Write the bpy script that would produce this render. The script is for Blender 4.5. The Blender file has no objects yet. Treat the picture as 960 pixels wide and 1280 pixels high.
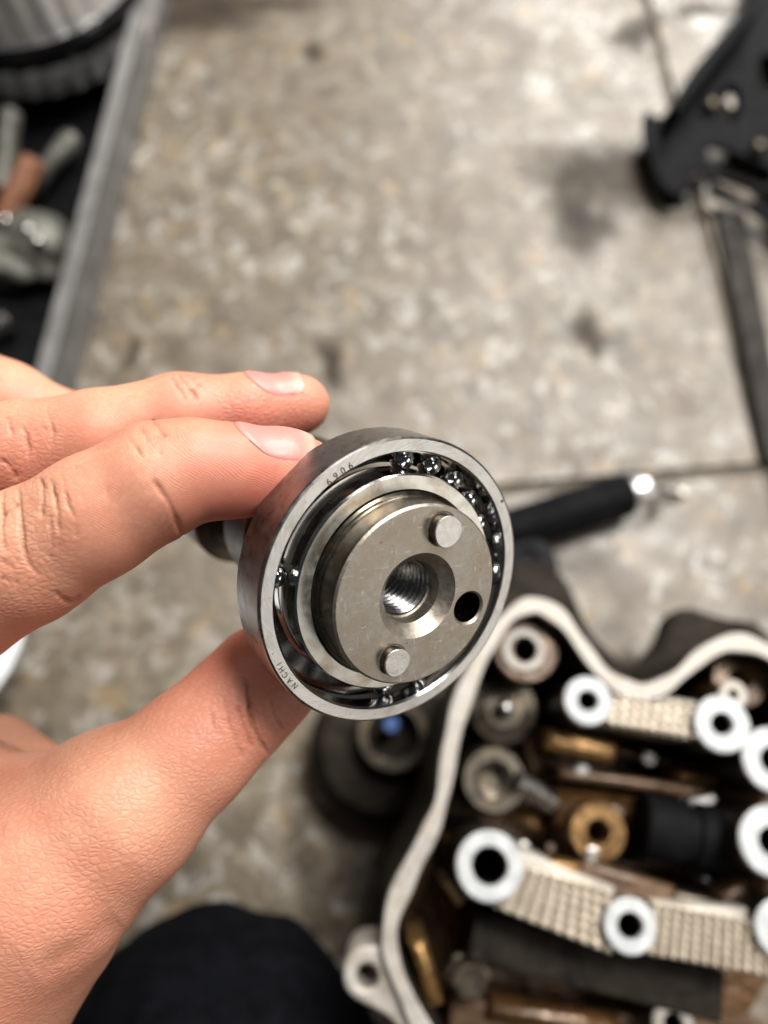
import bpy, bmesh, math, random
import numpy as np
from mathutils import Vector, Matrix
random.seed(7)
rng = np.random.default_rng(11)
scene = bpy.context.scene
col = scene.collection

# ------------------------------------------------------------------ camera
FPX = 960.0                      # focal length in photo pixels (960x1280 frame)
CAM_H = 0.37
TILT = math.radians(18.0)
cd = bpy.data.cameras.new('camera')
cam = bpy.data.objects.new('camera', cd)
col.objects.link(cam)
cam.location = (0, 0, CAM_H)
cam.rotation_euler = (TILT, 0, 0)
cd.sensor_fit = 'VERTICAL'
cd.sensor_height = 36.0
cd.sensor_width = 27.0
cd.lens = 36.0 * FPX / 1280.0
cd.clip_start = 0.005
cd.clip_end = 50
cd.dof.use_dof = True
cd.dof.focus_distance = 0.1165
cd.dof.aperture_fstop = 8.3
scene.camera = cam

# ------------------------------------------------------------------ light
w = bpy.data.worlds.new('World')
scene.world = w
w.use_nodes = True
w.node_tree.nodes['Background'].inputs[0].default_value = (0.86, 0.92, 1.0, 1)
w.node_tree.nodes['Background'].inputs[1].default_value = 0.04
scene.view_settings.view_transform = 'Standard'
scene.view_settings.look = 'None'
scene.view_settings.gamma = 1
scene.view_settings.use_curve_mapping = False
scene.view_settings.exposure = 0.0


def area(name, loc, target, sx, sy, power, color):
    ld = bpy.data.lights.new(name, 'AREA')
    ld.shape = 'RECTANGLE'
    ld.size, ld.size_y = sx, sy
    ld.energy = power
    ld.color = color
    o = bpy.data.objects.new(name, ld)
    col.objects.link(o)
    o.location = loc
    o.rotation_euler = (Vector(target) - Vector(loc)).to_track_quat('-Z', 'Y').to_euler()
    return o


# roof skylight, open workshop doorway, two ceiling tubes and a side window
area('skylight', (0.70, 0.80, 2.1), (0, 0.12, 0.15), 0.65, 0.5, 64, (1.0, 0.97, 0.93))
area('doorway_light', (0.85, 2.2, 1.5), (0, 0.25, 0.0), 1.0, 0.8, 84, (1.0, 0.97, 0.92))
area('ceiling_light', (0.95, 0.35, 1.8), (0.05, 0.1, 0.1), 1.2, 0.35, 12, (1.0, 0.98, 0.95))
area('ceiling_light', (-0.9, 0.6, 1.9), (0, 0.1, 0.1), 1.0, 0.25, 6, (1.0, 0.96, 0.9))
area('side_window_light', (2.1, -1.1, 0.75), (0.05, 0.05, 0.2), 1.2, 0.9, 10, (1.0, 0.95, 0.88))

# ------------------------------------------------------------------ pixel helpers
CT, ST = math.cos(TILT), math.sin(TILT)


def c2w(p):
    """camera space in mm (x right, y up, z depth) -> world metres"""
    p = np.asarray(p, float) * 0.001
    x, y, z = p[..., 0], p[..., 1], p[..., 2]
    return np.stack([x, y * CT + z * ST, CAM_H + y * ST - z * CT], -1)


def pc(px, py, d):
    return np.array([(px - 480) / FPX * d, -(py - 640) / FPX * d, d])


def pw(px, py, d):
    return Vector(c2w(pc(px, py, d)))


def gd(px, py, z):
    """a pixel on the level plane at height z (metres) -> world point, and its depth in mm"""
    r = c2w(pc(px, py, 1000.0)) - np.array([0, 0, CAM_H])
    t = (z - CAM_H) / r[2]
    q = np.array([0, 0, CAM_H]) + t * r
    return Vector(q), 1000.0 * t


def G(px, py, z):
    return gd(px, py, z)[0]


def rp(px, py, z, n):
    """n pixels seen at that place, in metres"""
    return n * gd(px, py, z)[1] / FPX * 0.001


# ------------------------------------------------------------------ object helpers
def link(name, me, mat=None, parent=None, loc=None):
    o = bpy.data.objects.new(name, me)
    col.objects.link(o)
    if mat is not None and me is not None:
        me.materials.append(mat)
    if parent is not None:
        o.parent = parent
    if loc is not None:
        o.location = loc
    return o


def tag(o, label, cat, group=None):
    o['label'] = label
    o['category'] = cat
    if group:
        o['group'] = group
    return o


def root(name, loc, label, cat, group=None):
    o = bpy.data.objects.new(name, None)
    o.empty_display_size = 0.01
    col.objects.link(o)
    o.location = loc
    return tag(o, label, cat, group)


def smooth(me, ang=35):
    me.polygons.foreach_set('use_smooth', [True] * len(me.polygons))
    if ang < 179:
        me.set_sharp_from_angle(angle=math.radians(ang))
    me.update()
    return me


def mesh(vs, fs, ang=35):
    me = bpy.data.meshes.new('m')
    me.from_pydata([tuple(v) for v in vs], [], fs)
    bm = bmesh.new()
    bm.from_mesh(me)
    bmesh.ops.recalc_face_normals(bm, faces=bm.faces)
    bm.to_mesh(me)
    bm.free()
    return smooth(me, ang)


def lathe(prof, n=96, closed=False, ang=35, s=0.001, rfun=None):
    """profile of (r, z) in mm turned round z; r=0 ends become poles"""
    vs, fs, rings = [], [], []
    for r, z in prof:
        if r < 1e-6:
            rings.append([len(vs)])
            vs.append((0, 0, z * s))
        else:
            a0 = len(vs)
            for i in range(n):
                a = 2 * math.pi * i / n
                k = rfun(a, r, z) if rfun else r
                vs.append((k * s * math.cos(a), k * s * math.sin(a), z * s))
            rings.append(list(range(a0, a0 + n)))
    m = len(rings)
    for j in range(m if closed else m - 1):
        A, B = rings[j], rings[(j + 1) % m]
        for i in range(n):
            i2 = (i + 1) % n
            if len(A) == 1 and len(B) == 1:
                continue
            if len(A) == 1:
                fs.append((A[0], B[i], B[i2]))
            elif len(B) == 1:
                fs.append((A[i], A[i2], B[0]))
            else:
                fs.append((A[i], A[i2], B[i2], B[i]))
    return mesh(vs, fs, ang)


def rod(a, b, prof, n=32, ang=40):
    """lathe along a->b (world metres); prof of (t in 0..1, r in metres)"""
    a, b = Vector(a), Vector(b)
    d = b - a
    L = d.length
    me = lathe([(0, prof[0][0] * L)] + [(r, t * L) for t, r in prof] + [(0, prof[-1][0] * L)], n, ang=ang, s=1.0)
    M = Matrix.Translation(a) @ d.to_track_quat('Z', 'Y').to_matrix().to_4x4()
    me.transform(M)
    return me


def shift(me, v):
    me.transform(Matrix.Translation(Vector(v)))
    return me


def to_mesh(o):
    dg = bpy.context.evaluated_depsgraph_get()
    dg.update()
    return bpy.data.meshes.new_from_object(o.evaluated_get(dg))


def slab(loops, z0, z1, bev=0.0006, res=2, ang=40):
    """flat outlines (first the outside, then holes), world xy metres, raised from z0 to z1"""
    cu = bpy.data.curves.new('c', 'CURVE')
    cu.dimensions = '2D'
    cu.fill_mode = 'BOTH'
    cu.extrude = max((z1 - z0) / 2 - bev, 1e-5)
    cu.bevel_depth = bev
    cu.bevel_resolution = res
    cu.offset = -bev
    for lp in loops:
        sp = cu.splines.new('POLY')
        sp.points.add(len(lp) - 1)
        for p, q in zip(sp.points, lp):
            p.co = (q[0], q[1], 0, 1)
        sp.use_cyclic_u = True
    o = bpy.data.objects.new('t', cu)
    col.objects.link(o)
    me = to_mesh(o)
    bpy.data.objects.remove(o)
    shift(me, (0, 0, (z0 + z1) / 2))
    return smooth(me, ang)


def circle_px(px, py, z, rpx, n=28):
    c = G(px, py, z)
    r = rp(px, py, z, rpx)
    return [(c.x + r * math.cos(2 * math.pi * i / n), c.y + r * math.sin(2 * math.pi * i / n)) for i in range(n)]


def spline(pts, k=6, cyc=False):
    """Catmull-Rom through points"""
    P = [np.array(p, float) for p in pts]
    n = len(P)
    out = []
    for i in range(n if cyc else n - 1):
        if cyc:
            p0, p1, p2, p3 = P[i - 1], P[i], P[(i + 1) % n], P[(i + 2) % n]
        else:
            p0, p1, p2, p3 = P[max(i - 1, 0)], P[i], P[i + 1], P[min(i + 2, n - 1)]
        for j in range(k):
            t = j / k
            out.append(0.5 * (2 * p1 + (p2 - p0) * t + (2 * p0 - 5 * p1 + 4 * p2 - p3) * t * t + (3 * p1 - p0 - 3 * p2 + p3) * t ** 3))
    if not cyc:
        out.append(P[-1])
    return out


# ------------------------------------------------------------------ materials
class NT:
    def __init__(self, name):
        self.m = bpy.data.materials.new(name)
        self.m.use_nodes = True
        self.t = self.m.node_tree
        self.b = self.t.nodes['Principled BSDF']

    def n(self, kind, **kw):
        nd = self.t.nodes.new(kind)
        for k, v in kw.items():
            if isinstance(k, str) and hasattr(nd, k):
                setattr(nd, k, v)
        return nd

    def put(self, sock, v):
        if hasattr(v, 'is_output'):
            self.t.links.new(v, sock)
        else:
            sock.default_value = v

    def coord(self, scale=(1, 1, 1), kind='Object', rot=(0, 0, 0)):
        tc = self.n('ShaderNodeTexCoord')
        mp = self.n('ShaderNodeMapping')
        mp.inputs['Scale'].default_value = scale
        mp.inputs['Rotation'].default_value = rot
        self.t.links.new(tc.outputs[kind], mp.inputs['Vector'])
        return mp.outputs[0]

    def noise(self, vec, scale, detail=4, rough=0.55, dist=0.0):
        nd = self.n('ShaderNodeTexNoise')
        self.put(nd.inputs['Vector'], vec)
        nd.inputs['Scale'].default_value = scale
        nd.inputs['Detail'].default_value = detail
        nd.inputs['Roughness'].default_value = rough
        nd.inputs['Distortion'].default_value = dist
        return nd.outputs['Fac']

    def vor(self, vec, scale, feature='F1', rand=1.0):
        nd = self.n('ShaderNodeTexVoronoi', feature=feature)
        self.put(nd.inputs['Vector'], vec)
        nd.inputs['Scale'].default_value = scale
        nd.inputs['Randomness'].default_value = rand
        return nd.outputs['Distance']

    def ramp(self, fac, stops, interp='LINEAR'):
        nd = self.n('ShaderNodeValToRGB')
        cr = nd.color_ramp
        cr.interpolation = interp
        while len(cr.elements) < len(stops):
            cr.elements.new(0.5)
        for e, (p, c) in zip(cr.elements, stops):
            e.position = p
            e.color = (c, c, c, 1) if isinstance(c, (int, float)) else (*c, 1)
        self.put(nd.inputs[0], fac)
        return nd.outputs[0]

    def mix(self, fac, a, b, mode='MIX'):
        nd = self.n('ShaderNodeMix', data_type='RGBA', blend_type=mode)
        self.put(nd.inputs[0], fac)
        for i, v in ((6, a), (7, b)):
            self.put(nd.inputs[i], (*v, 1) if isinstance(v, tuple) and len(v) == 3 else v)
        return nd.outputs[2]

    def math(self, op, a, b=0.0, c=0.0):
        nd = self.n('ShaderNodeMath', operation=op)
        for i, v in enumerate((a, b, c)):
            self.put(nd.inputs[i], v)
        return nd.outputs[0]

    def attr(self, name):
        nd = self.n('ShaderNodeAttribute', attribute_name=name)
        return nd.outputs['Fac']

    def bump(self, h, dist=0.0002, strength=1.0, normal=None):
        nd = self.n('ShaderNodeBump')
        nd.inputs['Distance'].default_value = dist
        nd.inputs['Strength'].default_value = strength
        self.put(nd.inputs['Height'], h)
        if normal is not None:
            self.t.links.new(normal, nd.inputs['Normal'])
        return nd.outputs[0]

    def out(self, color=None, rough=None, metal=None, normal=None, **kw):
        if color is not None:
            self.put(self.b.inputs['Base Color'], (*color, 1) if isinstance(color, tuple) else color)
        if rough is not None:
            self.put(self.b.inputs['Roughness'], rough)
        if metal is not None:
            self.put(self.b.inputs['Metallic'], metal)
        if normal is not None:
            self.put(self.b.inputs['Normal'], normal)
        for k, v in kw.items():
            self.put(self.b.inputs[k.replace('_', ' ')], v)
        return self.m


def simple(name, a, b, scale, r0=0.4, r1=0.6, metal=0.0, bump=0.0, coat=0.0, detail=5):
    """two-tone mottled material; a, b linear colours, scale in features per metre"""
    t = NT(name)
    v = t.coord()
    f = t.noise(v, scale, detail, 0.6, 0.4)
    g = t.noise(v, scale * 3.1, 4, 0.6)
    f2 = t.ramp(f, [(0.32, 0.0), (0.68, 1.0)])
    nm = t.bump(g, bump, 1.0) if bump else None
    m = t.out(t.mix(f2, a, b), t.ramp(g, [(0.3, r0), (0.7, r1)]), metal, nm)
    if coat:
        t.b.inputs['Coat Weight'].default_value = coat
        t.b.inputs['Coat Roughness'].default_value = 0.12
    return m


def mat_tile():
    t = NT('worn_tile')
    v = t.coord()
    big = t.noise(v, 7, 4, 0.6, 0.8)
    mid = t.noise(v, 60, 7, 0.74, 0.9)
    fin = t.noise(v, 150, 5, 0.65, 0.5)
    c = t.ramp(mid, [(0.30, (0.032, 0.023, 0.014)), (0.43, (0.088, 0.069, 0.045)), (0.55, (0.158, 0.131, 0.092)), (0.70, (0.33, 0.29, 0.225))])
    c = t.mix(t.ramp(big, [(0.38, 0.0), (0.68, 0.7)]), c, (0.135, 0.105, 0.073))
    pale = t.noise(v, 72, 6, 0.68, 0.8)
    where = t.noise(v, 5, 2, 0.5)
    pm = t.math('MULTIPLY', t.ramp(pale, [(0.53, 0.0), (0.63, 1.0)]), t.ramp(where, [(0.35, 0.25), (0.6, 1.0)]))
    c = t.mix(t.math('MULTIPLY', pm, 0.8), c, (0.46, 0.45, 0.42))
    och = t.noise(v, 55, 4, 0.6, 0.7)
    c = t.mix(t.ramp(och, [(0.58, 0.0), (0.72, 0.6)]), c, (0.36, 0.235, 0.10))
    rust = t.noise(v, 17, 5, 0.62, 0.3)
    c = t.mix(t.ramp(rust, [(0.56, 0.0), (0.70, 0.8)]), c, (0.075, 0.048, 0.033))
    spot = t.noise(v, 30, 5, 0.65, 0.2)
    c = t.mix(t.ramp(spot, [(0.30, 0.85), (0.38, 0.0)]), c, (0.035, 0.034, 0.035))
    c = t.mix(t.ramp(fin, [(0.3, 0.4), (0.6, 0.0)]), c, (0.10, 0.085, 0.065))
    h = t.math('ADD', t.math('MULTIPLY', mid, 1.0), t.math('MULTIPLY', fin, 0.25))
    return t.out(c, t.ramp(t.noise(v, 20, 4, 0.6), [(0.35, 0.52), (0.65, 0.33)]), 0, t.bump(h, 0.0010, 0.6))


def mat_skin():
    t = NT('skin')
    v = t.coord()
    pink = t.attr('pink')
    dirt = t.attr('dirt')
    blot = t.noise(v, 110, 4, 0.6, 0.5)
    fine = t.noise(v, 900, 3, 0.6)
    # skin relief: small cells, and fine ridges running round the finger pads
    d = t.n('ShaderNodeVectorMath', operation='ADD')
    t.put(d.inputs[0], v)
    nz = t.n('ShaderNodeTexNoise')
    t.put(nz.inputs['Vector'], v)
    nz.inputs['Scale'].default_value = 220
    sc = t.n('ShaderNodeVectorMath', operation='SCALE')
    t.put(sc.inputs[0], nz.outputs['Color'])
    sc.inputs['Scale'].default_value = 0.0016
    t.put(d.inputs[1], sc.outputs[0])
    st = t.n('ShaderNodeMapping')
    st.inputs['Rotation'].default_value = (0.3, 0.2, math.radians(-52))
    st.inputs['Scale'].default_value = (0.6, 1.0, 1.0)
    t.put(st.inputs['Vector'], d.outputs[0])
    cell = t.vor(st.outputs[0], 1150, 'DISTANCE_TO_EDGE')
    cellc = cell
    c = t.mix(pink, (0.56, 0.275, 0.175), (0.50, 0.13, 0.092))
    c = t.mix(t.ramp(blot, [(0.35, 0.0), (0.7, 0.35)]), c, (0.66, 0.385, 0.26))
    mot = t.noise(v, 45, 3, 0.6, 0.8)
    c = t.mix(t.ramp(mot, [(0.40, 0.0), (0.66, 0.6)]), c, (0.54, 0.19, 0.13))
    c = t.mix(t.math('MULTIPLY', t.ramp(cellc, [(0.0, 0.55), (0.16, 0.0)]), 0.5), c, (0.42, 0.17, 0.09))
    c = t.mix(t.ramp(fine, [(0.35, 0.18), (0.55, 0.0)]), c, (0.40, 0.18, 0.11))
    grime = t.noise(v, 1400, 3, 0.7)
    wide = t.noise(v, 70, 5, 0.65, 0.6)
    dirt = t.math('MAXIMUM', dirt, t.ramp(wide, [(0.56, 0.0), (0.78, 0.30)]))
    c = t.mix(t.math('MULTIPLY', dirt, t.ramp(grime, [(0.35, 1.0), (0.65, 0.35)])), c, (0.13, 0.065, 0.04))
    cellh = t.ramp(cell, [(0.0, 0.0), (0.3, 0.9)], 'EASE')
    rid = t.n('ShaderNodeTexWave', wave_type='BANDS', bands_direction='DIAGONAL')
    t.put(rid.inputs['Vector'], d.outputs[0])
    rid.inputs['Scale'].default_value = 1150
    rid.inputs['Distortion'].default_value = 2.0
    rid.inputs['Detail'].default_value = 1.0
    rid.inputs['Detail Scale'].default_value = 0.3
    ridge = t.attr('ridge')
    hh = t.math('ADD', t.math('MULTIPLY', cellh, t.math('SUBTRACT', 1.0, ridge)), t.math('MULTIPLY', rid.outputs['Fac'], t.math('MULTIPLY', ridge, 0.3)))
    big = t.noise(st.outputs[0], 260, 3, 0.5, 0.6)
    hh = t.math('ADD', hh, t.math('MULTIPLY', big, 1.3))
    m = t.out(c, t.ramp(blot, [(0.3, 0.44), (0.7, 0.56)]), 0, t.bump(hh, 0.00008, 0.7))
    t.b.inputs['Subsurface Weight'].default_value = 0.12
    t.b.inputs['Subsurface Radius'].default_value = (1.0, 0.35, 0.18)
    t.b.inputs['Subsurface Scale'].default_value = 0.0022
    t.b.inputs['Specular IOR Level'].default_value = 0.34
    return m


def mat_nail():
    t = NT('fingernail')
    v = t.coord()
    a = t.attr('along')
    c = t.ramp(a, [(0.0, (0.54, 0.25, 0.20)), (0.12, (0.56, 0.20, 0.17)), (0.76, (0.56, 0.21, 0.175)), (0.92, (0.50, 0.31, 0.24)), (1.0, (0.46, 0.33, 0.25))])
    c = t.mix(t.attr('rim'), c, (0.20, 0.075, 0.05))
    m = t.out(c, 0.45, 0, t.bump(t.noise(v, 1300, 3, 0.6), 0.00008, 0.7))
    t.b.inputs['Subsurface Weight'].default_value = 0.2
    t.b.inputs['Subsurface Radius'].default_value = (1.0, 0.4, 0.3)
    t.b.inputs['Subsurface Scale'].default_value = 0.0012
    t.b.inputs['Coat Weight'].default_value = 0.05
    t.b.inputs['Coat Roughness'].default_value = 0.2
    return m


def mat_ground_ring():
    """bearing face: short grinding marks running across the ring"""
    t = NT('ground_bearing_steel')
    tc = t.n('ShaderNodeTexCoord')
    sx = t.n('ShaderNodeSeparateXYZ')
    t.put(sx.inputs[0], tc.outputs['Object'])
    ang = t.math('ARCTAN2', sx.outputs['Y'], sx.outputs['X'])
    rad = t.math('SQRT', t.math('ADD', t.math('MULTIPLY', sx.outputs['X'], sx.outputs['X']), t.math('MULTIPLY', sx.outputs['Y'], sx.outputs['Y'])))
    cb = t.n('ShaderNodeCombineXYZ')
    t.put(cb.inputs[0], t.math('ADD', t.math('MULTIPLY', ang, 62.0), t.math('MULTIPLY', rad, 7000.0)))
    t.put(cb.inputs[1], t.math('MULTIPLY', rad, 450.0))
    t.put(cb.inputs[2], t.math('MULTIPLY', sx.outputs['Z'], 2500.0))
    sc = t.noise(cb.outputs[0], 1.7, 5, 0.7, 0.4)
    v = t.coord()
    st = t.noise(v, 260, 4, 0.6, 0.4)
    c = t.mix(t.ramp(sc, [(0.3, 0.0), (0.7, 1.0)]), (0.50, 0.48, 0.445), (0.92, 0.905, 0.87))
    c = t.mix(t.ramp(st, [(0.52, 0.0), (0.75, 0.5)]), c, (0.42, 0.33, 0.21))
    spk = t.noise(v, 1500, 2, 0.5)
    c = t.mix(t.ramp(spk, [(0.70, 0.0), (0.76, 0.8)]), c, (0.06, 0.05, 0.04))
    return t.out(c, t.ramp(sc, [(0.3, 0.38), (0.7, 0.52)]), 0.75, t.bump(sc, 0.00008, 0.9))


def mat_steel(name, a, b, r0, r1, stain=0.0, scale=500, bump=0.00003, metal=1.0, stretch=(1, 1, 1)):
    t = NT(name)
    v = t.coord(stretch)
    f = t.noise(v, scale, 5, 0.65, 0.3)
    s = t.noise(t.coord(), 190, 4, 0.6, 0.6)
    c = t.mix(t.ramp(f, [(0.3, 0.0), (0.7, 1.0)]), a, b)
    if stain:
        c = t.mix(t.ramp(s, [(0.45, 0.0), (0.72, stain)]), c, (0.30, 0.22, 0.13))
    return t.out(c, t.ramp(f, [(0.3, r0), (0.7, r1)]), metal, t.bump(f, bump, 0.8))


def mat_nose_face():
    """turned end face: dull grey steel, scuffs and fine pits"""
    t = NT('scuffed_turned_steel')
    v = t.coord()
    f = t.noise(v, 700, 6, 0.7, 0.2)
    cl = t.noise(v, 160, 4, 0.6, 0.6)
    c = t.mix(t.ramp(f, [(0.3, 0.0), (0.7, 1.0)]), (0.215, 0.192, 0.162), (0.41, 0.375, 0.325))
    c = t.mix(t.ramp(cl, [(0.42, 0.0), (0.70, 0.6)]), c, (0.27, 0.215, 0.15))
    # scuff marks: thin bright lines in two directions
    for rot, sc, thr in ((0.5, (2300, 420, 60), 0.675), (-0.9, (380, 2500, 60), 0.68), (0.1, (450, 2700, 60), 0.685)):
        n = t.noise(t.coord(sc, rot=(0, 0, rot)), 1.0, 2, 0.5)
        c = t.mix(t.ramp(n, [(thr, 0.0), (thr + 0.04, 0.32)]), c, (0.72, 0.70, 0.66))
    pit = t.noise(v, 1700, 2, 0.5)
    c = t.mix(t.ramp(pit, [(0.70, 0.0), (0.75, 0.7)]), c, (0.09, 0.075, 0.06))
    return t.out(c, t.ramp(f, [(0.3, 0.36), (0.7, 0.52)]), 0.92, t.bump(f, 0.00005, 0.8))


M_tile = mat_tile()
M_joint = simple('dirty_grout', (0.07, 0.06, 0.05), (0.17, 0.145, 0.11), 60, 0.7, 0.9, bump=0.001)
M_skin = mat_skin()
M_nail = mat_nail()
M_ring = mat_ground_ring()
M_od = mat_steel('dull_ring_outside', (0.22, 0.205, 0.20), (0.36, 0.335, 0.32), 0.24, 0.42, 0.3, 520, 0.00005)
M_race = mat_steel('polished_raceway', (0.48, 0.475, 0.465), (0.58, 0.57, 0.555), 0.10, 0.18, 0, 400, 0.000004)
M_ball = mat_steel('polished_ball', (0.60, 0.61, 0.63), (0.66, 0.67, 0.68), 0.03, 0.06, 0, 300, 0.0000005)
M_gap_dark = mat_steel('dark_gap_steel', (0.05, 0.05, 0.052), (0.10, 0.10, 0.10), 0.2, 0.4, 0, 500, 0.00002)
M_inring = mat_steel('stained_inner_ring', (0.55, 0.53, 0.48), (0.74, 0.72, 0.66), 0.34, 0.5, 0.75, 700, 0.00004)
M_nose = mat_nose_face()
M_shaft = mat_steel('oily_turned_shaft', (0.085, 0.076, 0.064), (0.20, 0.18, 0.15), 0.16, 0.3, 0.5, 300, 0.00003)
M_lobe = mat_steel('oily_black_steel', (0.035, 0.032, 0.03), (0.075, 0.066, 0.058), 0.28, 0.45, 0.4, 300, 0.00003)
M_thread = mat_steel('oily_thread', (0.22, 0.22, 0.225), (0.36, 0.36, 0.365), 0.2, 0.32, 0, 500)
M_pin = mat_steel('sheared_pin_end', (0.46, 0.45, 0.43), (0.68, 0.67, 0.64), 0.33, 0.5, 0.15, 650, 0.00012)
M_etch_shade = simple('etch_and_pin_shade', (0.035, 0.03, 0.028), (0.12, 0.09, 0.075), 900, 0.5, 0.7)  # struck marks, and the painted gap shadow round the pins

# ------------------------------------------------------------------ floor
floor = link('floor', slab([[(-3, -3), (3, -3), (3, 3), (-3, 3)]], -0.05, -0.003, 0.001), M_joint)
floor['kind'] = 'structure'
TW, TL = 0.42, 0.352
corner = G(951, 556, 0)
ux = (G(945, 556, 0) - G(615, 593, 0)).normalized()
vy = Vector((-ux.y, ux.x, 0))
vy = (vy * 0.6 + (G(842, 50, 0) - G(945, 540, 0)).normalized() * 0.4).normalized()
tile_me = slab([[(0.0015, 0.0015), (TW - 0.0015, 0.0015), (TW - 0.0015, TL - 0.0015), (0.0015, TL - 0.0015)]], -0.012, 0.0, 0.0012)
tile_me.materials.append(M_tile)
for i in range(-3, 3):
    for j in range(-2, 5):
        o = bpy.data.objects.new('tile', tile_me)
        col.objects.link(o)
        o.parent = floor
        p = corner + ux * (i * (TW + 0.004) + 0.002) + vy * (j * (TL + 0.004) + 0.002)
        o.location = (p.x, p.y, random.uniform(-0.0006, 0.0006))
        o.rotation_euler = (0, 0, math.atan2(-vy.x, vy.y) + random.uniform(-0.002, 0.002))

def mat_patch():
    t = NT('dark_brown_patch')
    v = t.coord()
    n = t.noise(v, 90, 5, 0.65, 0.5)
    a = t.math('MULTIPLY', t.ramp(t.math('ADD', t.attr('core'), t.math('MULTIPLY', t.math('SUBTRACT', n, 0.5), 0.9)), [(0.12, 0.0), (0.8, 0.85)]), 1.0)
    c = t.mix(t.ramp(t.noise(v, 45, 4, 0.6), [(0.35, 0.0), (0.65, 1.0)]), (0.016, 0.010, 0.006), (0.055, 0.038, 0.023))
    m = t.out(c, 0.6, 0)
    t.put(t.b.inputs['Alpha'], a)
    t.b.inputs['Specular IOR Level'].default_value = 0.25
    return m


M_patch = mat_patch()  # flat dark brown patches on the tiles, fading out at the edge
rs = random.Random(3)
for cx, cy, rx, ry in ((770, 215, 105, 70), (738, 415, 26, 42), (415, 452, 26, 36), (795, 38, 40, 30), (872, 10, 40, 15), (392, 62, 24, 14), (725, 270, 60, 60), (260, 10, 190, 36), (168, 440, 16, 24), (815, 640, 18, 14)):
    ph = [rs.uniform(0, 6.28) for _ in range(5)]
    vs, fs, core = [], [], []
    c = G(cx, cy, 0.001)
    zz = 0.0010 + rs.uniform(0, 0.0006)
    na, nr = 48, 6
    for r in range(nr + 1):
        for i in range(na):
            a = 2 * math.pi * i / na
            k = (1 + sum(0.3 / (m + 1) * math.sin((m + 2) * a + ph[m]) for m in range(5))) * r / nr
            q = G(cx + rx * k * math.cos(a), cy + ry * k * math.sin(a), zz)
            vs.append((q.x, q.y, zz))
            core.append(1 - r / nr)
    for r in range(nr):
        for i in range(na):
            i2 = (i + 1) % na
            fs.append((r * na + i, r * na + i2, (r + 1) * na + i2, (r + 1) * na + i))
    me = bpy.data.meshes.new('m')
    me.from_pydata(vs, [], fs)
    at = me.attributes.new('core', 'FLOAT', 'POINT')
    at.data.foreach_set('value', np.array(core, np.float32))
    link('brown_patch', me, M_patch, floor)

# ------------------------------------------------------------------ shaft with bearing
F_P0 = np.array([2.33, -11.335, 120.64])
F_N = np.array([0.51, -0.247, -math.sqrt(1 - 0.51 ** 2 - 0.247 ** 2)])
o_w = Vector(c2w(F_P0))
n_w = (Vector(c2w(F_P0 + F_N)) - o_w).normalized()
x_w = Vector((1, 0, 0))
x_w = (x_w - n_w * x_w.dot(n_w)).normalized()
y_w = n_w.cross(x_w)
MB = Matrix((x_w, y_w, n_w)).transposed()


def plane_px(px, py, h):
    """pixel on the plane h mm in front of the bearing face -> local x, y in mm"""
    r = pc(px, py, 1.0)
    c = F_P0 + F_N * h
    t = F_N.dot(c) / F_N.dot(r)
    v = Vector(c2w(r * t)) - o_w
    return v.dot(x_w) * 1000, v.dot(y_w) * 1000


NH = 5.64          # nose stands this far proud of the bearing face
NR = 14.36
shaft = root('camshaft', o_w, 'steel shaft end with open ball bearing and threaded centre hole, pinched in bare fingers', 'camshaft')
shaft.rotation_euler = MB.to_euler()

# outer ring 47 x 9, inner ring on a 30 mm seat
RO, WB = 23.5, 9.0


def groove(rs, sign, rb, zc, n=9, z0=None):
    """raceway arc between shoulders at radius rs"""
    out = []
    R = 2.1
    pc_ = 19.35
    half = math.sqrt(max(R * R - (abs(rs - pc_)) ** 2, 0))
    for i in range(n + 1):
        z = zc + half - 2 * half * i / n
        out.append((pc_ + sign * math.sqrt(max(R * R - (z - zc) ** 2, 0)), z))
    return out


RI_o = 20.95
g = groove(RI_o, 1, 0, -WB / 2)
prof = [(RI_o + 0.35, 0), (RO - 0.45, 0), (RO - 0.13, -0.13), (RO, -0.45), (RO, -WB + 0.45), (RO - 0.13, -WB + 0.13), (RO - 0.45, -WB), (RI_o + 0.35, -WB), (RI_o, -WB + 0.3)] + g[::-1] + [(RI_o, -0.3)]
me = lathe(prof, 192, closed=True, ang=14)
oring = link('outer_ring', me, M_ring, shaft)
me.materials.append(M_od)
me.materials.append(M_race)
for p in me.polygons:
    r = math.hypot(p.center.x, p.center.y) * 1000
    z = p.center.z * 1000
    if r > RO - 0.3:
        p.material_index = 1
    elif r < RI_o + 0.3 and -8.9 < z < -0.1:
        p.material_index = 2
SI = 17.75
g = groove(SI, -1, 0, -WB / 2)
prof = [(15.02, -0.5), (15.35, 0), (SI - 0.3, 0), (SI, -0.3)] + g + [(SI, -WB + 0.3), (SI - 0.3, -WB), (15.35, -WB), (15.02, -WB + 0.5)]
me = lathe(prof, 192, closed=True, ang=14)
iring = link('inner_ring', me, M_inring, shaft)
me.materials.append(M_race)
for p in me.polygons:
    if math.hypot(p.center.x, p.center.y) * 1000 > SI - 0.25:
        p.material_index = 1
BR = 2.0
ball_me = lathe([(BR * math.sin(math.pi * i / 24), -BR * math.cos(math.pi * i / 24)) for i in range(25)], 32, ang=180)
ball_me.materials.append(M_ball)
# the balls have slid together on one side of the race
for px, py in ((352, 722), (507, 578), (541, 585), (568, 603), (587, 627), (600, 655), (606, 687), (607, 720), (520, 855), (482, 866)):
    x, y = plane_px(px, py, -3.2)
    a = math.atan2(y, x)
    link('ball', ball_me, None, shaft, (0.01935 * math.cos(a), 0.01935 * math.sin(a), -WB / 2000))
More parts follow.
